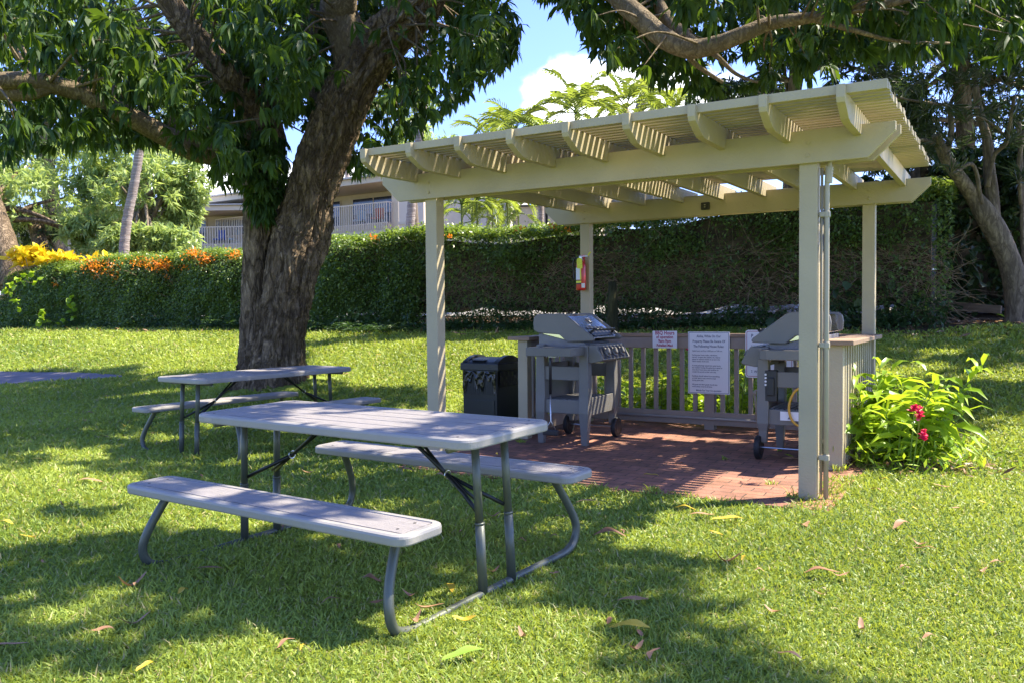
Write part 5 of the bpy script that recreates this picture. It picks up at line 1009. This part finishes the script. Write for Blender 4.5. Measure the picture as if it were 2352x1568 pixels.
window(t, -4.3, -1.1, zf+.05, zf+1.78, 1.88, 2); window(t, -8.5, -5.2, zf+.05, zf+1.78, 1.88, 2); window(t, -.9, -.1, zf+.05, zf+1.78, 1.88, 1)
# white wing beyond the side wall px 908..975
C2 = at(912, 560, 42); t2 = building('building_wing', (C2.x+.1, C2.y, 1.5), -R(12), 'white painted wing wall behind the palm trunk left of the pergola post'); zt = at(940, 440, 42).z - 1.5
MB().box(0, 1.3, .02, .5, -1, zt).build('wall', M_TRIM, t2); MB().box(1.35, 5.5, .8, 6, -1, zt+.1).build('rear_wall', M_STUCCO, t2); MB().box(.0, 1.34, -.03, .018, at(940, 514, 42).z-1.5-.05, at(940, 514, 42).z-1.5+.08).build('band', M_STUCCO, t2)
# left block, px 415..565
C3 = at(562, 569, 50); t = building('apartment_building', (C3.x, C3.y, 1.5), -R(4), 'farther apartment block with balcony left of the big trunk'); zf = C3.z - 1.5 + .2
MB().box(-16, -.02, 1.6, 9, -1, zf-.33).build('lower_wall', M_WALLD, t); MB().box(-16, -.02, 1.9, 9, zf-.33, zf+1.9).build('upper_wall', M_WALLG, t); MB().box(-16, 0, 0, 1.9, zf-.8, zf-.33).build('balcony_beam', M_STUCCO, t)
balcony(t, -15.9, -.02, 0, 1.9, zf, 1.07); window(t, -2.6, -.3, zf+.05, zf+1.7, 1.88, 2); window(t, -6.2, -3.1, zf+.05, zf+1.7, 1.88, 2)
MB().box(-.0, .3, .1, 9, -1, zf+1.9).build('side_wall', M_STUCCO, t)
MB().box(-16.5, .8, -.75, 9.5, zf+1.92, zf+2.2).build('fascia', M_TRIM, t); MB().add([(-16.6, -.9, zf+2.21), (.9, -.9, zf+2.21), (.9, 9.6, zf+2.85), (-16.6, 9.6, zf+2.85), (-16.6, -.9, zf+2.28), (.9, -.9, zf+2.28), (.9, 9.6, zf+2.95), (-16.6, 9.6, zf+2.95)], [(0, 1, 2, 3), (4, 5, 6, 7), (0, 1, 5, 4), (1, 2, 6, 5), (2, 3, 7, 6), (3, 0, 4, 7)]).build('roof', M_ROOFW, t)
# things on the balconies
def lounge(loc, col, label, nm='balcony_chair'):
    q = empty(nm, loc, -R(20), label, 'chair'); MB().box(-.28, .28, -.25, .25, .32, .42).build('seat', col, q, bev=.02); MB().box(-.28, .28, .2, .27, .42, .95).build('backrest', col, q, bev=.02)
    for sx in (-.24, .24):
        for sy in (-.2, .2): MB().box(sx-.02, sx+.02, sy-.02, sy+.02, 0, .32).build('leg', M_STRUT, q)
for u, v, Y, c, lb in ((505, 556, 50.9, mat('blue_cloth', (.05, .12, .5), .7), 'blue balcony chair behind the left block railing'), (540, 556, 50.9, mat('teal_cloth', (.25, .5, .6), .7), 'pale teal chair at the right of the left block balcony')): p = at(u, v, Y); lounge((p.x, p.y, C3.z+.2), c, lb)
for u, Y, c, lb in ((868, 45.3, mat('red_cloth', (.5, .08, .04), .7), 'red balcony chair behind the right block railing'), (825, 46.4, mat('pale_blue_cloth', (.35, .5, .65), .7), 'light blue balcony chair in front of the dark glass')): p = at(u, 510, Y); lounge((p.x, p.y, C1.z+.25), c, lb)
# low grey building seen between the posts, px 1180..1330
a = at(1185, 600, 27); t = building('utility_building', (a.x, a.y, 1.4), -R(10), 'plain grey flat roofed building behind the hedge under the beam'); zt = at(1220, 476, 27).z-1.4
MB().box(0, .95, 0, 4, 0, zt).box(1.03, 2.6, .06, 4, 0, zt-.05).build('wall', M_WALLG, t); MB().box(-.1, 2.7, -.1, 4.1, zt+.002, zt+.05).build('roof', M_POSTD, t); MB().box(.951, 1.029, .1, .3, 0, zt-.06).build('joint', M_BLACK, t)
# red roofed house far left
a = at(130, 605, 62); t = building('red_roof_house', (a.x, a.y, 1.0), -R(8), 'distant white house with red tiled roof glimpsed at far left'); zt = at(200, 578, 62).z-1
MB().box(0, 5.2, 0, 6, 0, zt).build('wall', M_TRIM, t); MB().add([(-.6, -.7, zt+.01), (5.8, -.7, zt+.01), (5.8, 6.6, zt+.01), (-.6, 6.6, zt+.01), (1, 3, zt+1.7), (4, 3, zt+1.7)], [(0, 1, 2, 3), (0, 1, 5, 4), (1, 2, 5), (2, 3, 4, 5), (3, 0, 4)]).build('roof', M_ROOFR, t)
window(t, 2.2, 3.4, zt-1.3, zt-.3, -.002, 1)

# ================================================================== GINGER PLANTS
def ginger(loc, R_, H, n, label, flowers=(), seed=0, lean=(.0, 0), ll=.31, lw=.075, cat='plant', group=None, mm=M_GING):
    rs = np.random.default_rng(seed); t = empty('ginger_plant', loc, 0, label, cat, group); B, D, L, W_ = [], [], [], []; st = MB()
    for i in range(n):
        a = rs.uniform(0, 6.28); r = R_*.5*math.sqrt(rs.random()); b = Vector((r*math.cos(a), r*math.sin(a), 0)); h = H*rs.uniform(.45, 1.05); out = Vector((math.cos(a), math.sin(a), 0))*rs.uniform(.15, .55)*R_ + Vector((*lean, 0))*h
        pts = [b + out*(s**1.7) + Vector((0, 0, h*(s - .16*s*s))) for s in np.linspace(0, 1, 9)]; st.tube(pts, [.007*(1-.6*k_/9) for k_ in range(9)], 5)
        m_ = int(h/.055); sa = rs.uniform(0, 3.14); ax = Vector((math.cos(sa), math.sin(sa), 0))
        for k_ in range(m_):
            s = .18 + .82*k_/m_; j = s*8; i0 = min(int(j), 7); p = pts[i0].lerp(pts[i0+1], j-i0); g_ = 1 if k_ % 2 else -1; B.append(p[:]); D.append((ax*g_*rs.uniform(.6, 1.1) + Vector((rs.normal(0, .25), rs.normal(0, .25), rs.uniform(.25, .9) + (s > .9)*.8)))[:]); q = math.sin(math.pi*(.15+.75*s))**.5; L.append(ll*q*rs.uniform(.8, 1.25)); W_.append(lw*q*rs.uniform(.8, 1.2))
    st.build('stems', mat('ginger_stem', (.16, .24, .04), .5), t)
    link('leaves', leafmesh('leaves', np.array(B), np.array(D), np.array(L), np.array(W_), rs.random(len(B)), .42, fold=.3, rng=rs), mm, t)
    for (fx, fy, fz, fh) in flowers:
        nn_ = 46; s = rs.random(nn_); Bf = np.stack([fx + rs.normal(0, .004, nn_), fy + rs.normal(0, .004, nn_), fz + s*fh], 1); a = rs.uniform(0, 6.28, nn_); Df = np.stack([np.cos(a), np.sin(a), rs.uniform(.3, 1, nn_)], 1)
        link('flower', leafmesh('flower', Bf, Df, .045*(1.1-.6*s), .02*(1.1-.4*s), rs.random(nn_), .1, rng=rs), M_PINK, t); MB().tube([(fx*.6, fy*.6, 0), (fx, fy, fz)], .005, 5).build('flower_stalk', mat('ginger_stem', (0, 0, 0)), t)
    return t
gp_ = groundpt(2100, 1075)
def rel(u, v, Y, base): q = at(u, v, Y)-base; return q
c0 = G(gp_.x-.04, gp_.y+.12, 0)
fl = [(*rel(2112, 965, 6.15, c0), .11), (*rel(2122, 1012, 6.1, c0), .09), (*rel(2100, 945, 6.3, c0), .05)]
ginger(c0, .48, .76, 19, 'bushy bright green ginger plant with pink flower spikes at the right of the railing', fl, 1, lean=(.12, 0))
c1 = G(gp_.x+.08, gp_.y+.20, 0); ginger(c1, .40, .98, 7, 'taller arching ginger stems leaning right out of the pink flowered bush', (), 2, lean=(.24, -.02), ll=.36)
c2 = G(gp_.x-.18, gp_.y+.35, 0); ginger(c2, .4, .98, 11, 'upright ginger stems tight against the railing balusters', (), 3, lean=(.0, 0), ll=.28)
# groundcover under it
B = np.stack([rng.normal(c0.x, .28, 900), rng.normal(c0.y-.05, .24, 900), rng.uniform(0.02, .22, 900)], 1)
tag(link('ground_cover', leafmesh('ground_cover', B, rng.normal(0, 1, (900, 3)) + [0, 0, .4], rng.uniform(.05, .11, 900), rng.uniform(.015, .03, 900), rng.random(900), .2, simple=True), M_GING), 'low leafy ground cover round the ginger plant', 'ground cover', kind='stuff')
n = 400; B = np.stack([rng.normal(c0.x+.1, .36, n), rng.normal(c0.y-.12, .2, n), rng.uniform(0.02, .05, n)], 1)
tag(link('plant_litter', leafmesh('plant_litter', B, rng.normal(0, 1, (n, 3))*[1, 1, .2], rng.uniform(.06, .15, n), rng.uniform(.012, .03, n), rng.random(n), .1, simple=True), M_LITTER), 'dry leaves and stalks below the ginger plant', 'leaf litter', kind='stuff')
for i, (x, y, H, f_, lb) in enumerate([(-1.95, 3.55, .85, [(-.05, 0, .80, .12), (.02, -.05, .60, .09)], 'ginger plant with a red spike behind the rail beneath the small hours sign'), (-2.35, 3.5, .75, [], 'leafy ginger plant behind the rail just right of the left grill'), (-1.45, 3.45, .85, [], 'broad leaved ginger plant behind the rail left of the rules sign'), (-1.0, 3.5, .8, [(.18, 0, .62, .08)], 'ginger plant behind the rail between the two larger signs'), (-.55, 3.55, .7, [], 'ginger plant behind the rail at the right corner'), (-2.8, 3.6, .6, [], 'low ginger plant behind the left grill'), (-3.25, 2.7, .5, [], 'small ginger plant beside the left return of the railing')]):
    p = world(x, y); p.z = float(gz(p.x, p.y)); ginger(p, .42, H, 9, lb, f_, 40+i, ll=.22, lw=.06, group='ginger plants behind the railing')
n = 1300; B = np.array([world(x, y)[:] for x, y in zip(rng.uniform(-3, -.1, n), rng.uniform(3.32, 3.8, n))]); B[:, 2] = rng.uniform(.02, .28, n)
tag(link('ground_cover', leafmesh('ground_cover', B, rng.normal(0, 1, (n, 3)) + [0, 0, .3], rng.uniform(.05, .1, n), rng.uniform(.02, .035, n), rng.random(n), .2, simple=True), M_GING), 'low leafy ground cover behind the railing', 'ground cover', kind='stuff')

# ================================================================== GRASS
def grass(n, ymin, ymax, seed):
    r_ = np.random.default_rng(seed); pts = []
    # density ~ 1/d^2 beyond 3.6 m: sample depth accordingly
    m_ = int(n*2.2); y = np.where(np.ones(m_, bool), ymin*(ymax/ymin)**r_.random(m_), 0); x = (r_.random(m_)*2-1)*(.64*y+.6)
    w = -CU*(x-PX) + SU*(y-PY); q2 = SU*(x-PX) + CU*(y-PY)
    edge = .07*np.sin(x*9+y*4) + .05*np.sin(y*17-x*6)
    inp = (w > -.12+edge*.6) & (w < 3.2-edge) & (q2 > -.25+edge*.7) & (q2 < 3.3)
    crn = (w < .14) & (q2 < .9) & (w + .30*q2 < .16+edge)   # grass creeping over the corner
    q = SU*x + CU*y; k_ = (~inp | (crn & (r_.random(m_) < .8))) & (q < 13.3 + .35*np.sin(x*2) + .75*(r_.random(m_) - .5) + np.where(x < -5, .4, 0))
    k_ &= ~inpoly(x + .04*np.sin(y*21), y, [(p.x, p.y) for p in PATH_A + PATH_B[::-1]]); tr_ = np.hypot(x-TREE.x, y-TREE.y) > .62 + .18*np.sin(5*np.arctan2(y-TREE.y, x-TREE.x)); k_ &= tr_
    x, y = x[k_][:n], y[k_][:n]; n = len(x); d = np.hypot(x, y); sc = np.maximum(1, d/3.8)
    pn = np.array([mn.fractal(Vector((a*.8, b*.8, 0)), 1, 2, 4) for a, b in zip(x[::20], y[::20])]); pn = np.repeat(pn, 20)[:n] if len(pn)*20 >= n else np.resize(pn, n)
    pn = np.interp(np.arange(n), np.arange(0, n, 20), pn[:len(np.arange(0, n, 20))]) if False else pn
    a = r_.uniform(0, 6.28, n); el = r_.uniform(.25, 1.35, n); D = np.stack([np.cos(a)*np.cos(el), np.sin(a)*np.cos(el), np.sin(el)], 1)
    L = r_.uniform(.024, .058, n)*sc**.42*(1 + .25*np.sin(x*3.1)*np.sin(y*2.3)); Wd = r_.uniform(.0046, .0078, n)*sc**.85
    B = np.stack([x, y, gz(x, y) - .004], 1)
    up = np.stack([r_.normal(0, .6, n), r_.normal(0, .6, n), np.ones(n)], 1); Wv = norm(np.cross(D, up))*Wd[:, None]/2
    mid = B + D*L[:, None]*.5; D2 = norm(D + np.array([0, 0, -1.])*r_.uniform(.2, 1.3, n)[:, None]); tip = mid + D2*L[:, None]*.55
    tint = np.clip(.42 + .34*np.sin(x*1.3+.8*np.sin(y))*np.sin(y*1.1) + r_.normal(0, .24, n), 0, .9); tint = np.where(r_.random(n) < .07, .99, tint)
    V = np.stack([B-Wv*.7, B+Wv*.7, mid+Wv, mid-Wv, tip], 1).reshape(-1, 3); o = np.arange(n)[:, None]*5
    return npmesh('grass', V, o + [0, 1, 2, 3], o + [3, 2, 4], np.repeat(tint, 5))
tag(link('grass', grass(820000, 2.3, 23, 1), M_GRASS), 'short broad bladed lawn grass', 'grass', kind='stuff')
def tuft(x, y, n, s, label, z=0.):
    t = empty('grass_tuft', (x, y, z), 0, label, 'grass tuft', 'weeds and tufts at the patio edge'); a = rng.uniform(0, 6.28, n); B = np.stack([rng.normal(0, s*.3, n), rng.normal(0, s*.3, n), np.zeros(n)], 1); D = np.stack([np.cos(a)*.5, np.sin(a)*.5, rng.uniform(.6, 1.4, n)], 1)
    link('blades', leafmesh('blades', B, D, rng.uniform(.5, 1.1, n)*s, np.full(n, .008), rng.uniform(.3, .9, n), .3), M_GRASS, t)
for u, v, n, s, lb in ((1838, 1150, 50, .12, 'tall grass tuft at the left foot of the front right post'), (1892, 1135, 70, .15, 'tall grass tuft at the foot of the conduit'), (1928, 1090, 26, .10, 'grass tuft by the brown rail post foot'), (1770, 1118, 22, .05, 'small weed in the brick joints left of the front post'), (1665, 1060, 16, .05, 'small weed growing from the sunny bricks'), (1196, 1020, 30, .06, 'small weed at the left edge of the bricks'), (1790, 1040, 16, .05, 'weed beside the right grill wheel'), (1500, 1135, 40, .07, 'grass tuft creeping over the front brick edge')):
    p = groundpt(u, v); tuft(p.x, p.y, n, s, lb, .016 if u != 1838 else 0)

# ================================================================== FALLEN LEAVES
FL = [(205,1118,'b',1.5,.1),(85,1064,'y',.8,.2),(12,1216,'y',1,0),(70,1248,'y',1,.1),(475,1331,'b',1.3,3.0),(305,1357,'b',1.2,.9),(15,1510,'b',1.2,.3),(312,1450,'b',1,.6),(855,1348,'b',.9,2.8),(765,1400,'b',.8,.5),(870,1402,'b',.6,0),(985,1415,'b',1,.2),(1040,1372,'y',1.1,1.6),(1065,1440,'y',.8,.3),(1064,1527,'g',1.4,.7),(1400,1245,'b',1.5,3.0),(1428,1237,'b',.6,1.7),(1455,1398,'b',1.1,2.8),(1448,1460,'y',1.3,2.7),(1510,1527,'b',.9,1.),(1672,1207,'y',1.6,.2),(1572,1182,'y',1.2,2.7),(1612,1196,'b',1.3,.1),(1845,1218,'b',1,.6),(2068,1222,'b',1.2,.3),(2125,1278,'b',.9,2.6),(1670,1298,'b',1.3,0),(1890,1334,'b',1.3,3.0),(1780,1425,'b',.8,2.2),(2250,1328,'b',.6,.3),(2162,1128,'b',1,2.8),(2010,1137,'b',.7,2),(1495,1104,'y',1,2.9),(1017,1105,'b',1.3,2.7),(935,1090,'b',1,0),(1130,1112,'b',1,.1),(1348,1165,'b',1.1,3),(1412,1140,'b',.8,1.4),(628,1212,'b',1,2.6),(655,1222,'b',.6,2),(710,1093,'b',1,.1),(290,983,'y',.8,.1),(240,1012,'b',1,3),(205,955,'b',.9,.1),(95,905,'b',.7,0),(240,915,'b',.9,0),(130,977,'b',.8,.3),(350,1003,'b',.6,0),(450,1142,'b',.9,.6),(2243,999,'b',.9,0),(2075,1322,'b',.5,.4),(1980,1462,'b',.7,1.5),(2190,1180,'b',.5,.2),(360,1135,'b',.8,.3),(145,1170,'b',.5,2),(1030,905,'b',1,0),(985,930,'b',.8,.3),(870,820,'y',.9,0),(795,865,'b',.8,.2),(1010,860,'b',1,3),(930,840,'b',.8,0),(45,915,'b',.8,.5),(580,790,'b',.8,.2),(445,800,'y',.7,0),(250,860,'y',.7,.2),(300,880,'b',.8,0),(1285,1200,'b',.6,2.3),(1200,1480,'b',.6,1.8),(660,1500,'b',.7,.9),(1760,1380,'b',.4,.3),(330,1560,'y',.6,1.2)]
rl = random.Random(77)
for _ in range(70): FL.append((rl.uniform(20, 2330), 790 + 770*rl.random()**1.3, rl.choice('bbbby'), rl.uniform(.35, .75), rl.uniform(0, 3.1)))
NMS = {'b': ('brown', M_FB), 'y': ('yellow', M_FY), 'g': ('green', M_FG)}
for i, (u, v, c, s, az) in enumerate(FL):
    p = groundpt(u, v)
    if i >= len(FL)-70 and False: continue
    nm_, m_ = NMS[c]; onb = (u, v) == (1495, 1104)
    reg = 'on the brick paving' if onb else 'on the sunlit lawn at lower right' if (u > 1560 and v > 1100) else 'by the front brick edge' if (u > 1300 and v < 1200) else 'in the shade at front centre' if (u > 800 and v > 1190) else 'by the near picnic table' if (u > 600 and v > 1050) else 'between far table and trunk' if (u > 500) else 'on grass at lower left' if v > 1290 else 'left of the picnic tables'
    L = .12*s; rr_ = np.random.default_rng(100+i); az += rr_.uniform(-.1, .1); n_ = 9; V = []; cu = rr_.uniform(.3, 1.1)*rr_.choice([1, 1, -1]); wv = rr_.uniform(.1, .35)
    for k_ in range(n_+1):
        t_ = k_/n_; w_ = .018*s*(math.sin(math.pi*min(1, t_*.96+.02))**.8)*(1+.25*math.sin(t_*9+i)) + .0008; x_ = (t_-.5)*L; z_ = .008 + .014*s*cu*math.sin(math.pi*t_) + .004*math.sin(t_*7+i*2) + (0.03*s*abs(cu)*(1-math.sin(math.pi*t_)) if cu < 0 else 0)
        for j_, (sy, zz_) in enumerate(((-1, wv), (0, 0), (1, wv))): V.append((x_, sy*w_*.85 + .010*s*math.sin(t_*3.4+i), z_ + zz_*w_ + .032))
    F = [(k_*3+j_, k_*3+j_+1, (k_+1)*3+j_+1, (k_+1)*3+j_) for k_ in range(n_) for j_ in range(2)]
    me = npmesh('fallen_leaf', np.array(V), np.array(F), tint=np.full(len(V), rr_.random())); o = link('fallen_leaf', me, m_, smooth=True); o.location = p; o.rotation_euler = (rr_.uniform(-.25, .25), rr_.uniform(-.12, .12), az)
    sz = 'small' if s < .65 else 'mid-sized' if s < 1.05 else 'large'; sh_ = 'sagging' if cu < 0 else 'flat' if cu < .6 else 'arched'; di = 'crosswise' if abs(math.cos(az)) > .8 else 'slanting' if abs(math.cos(az)) > .4 else 'lengthwise'
    tag(o, f'{sz} {sh_} {nm_} fallen leaf lying {di} {reg}', 'fallen leaf', 'fallen mango leaves on the lawn')
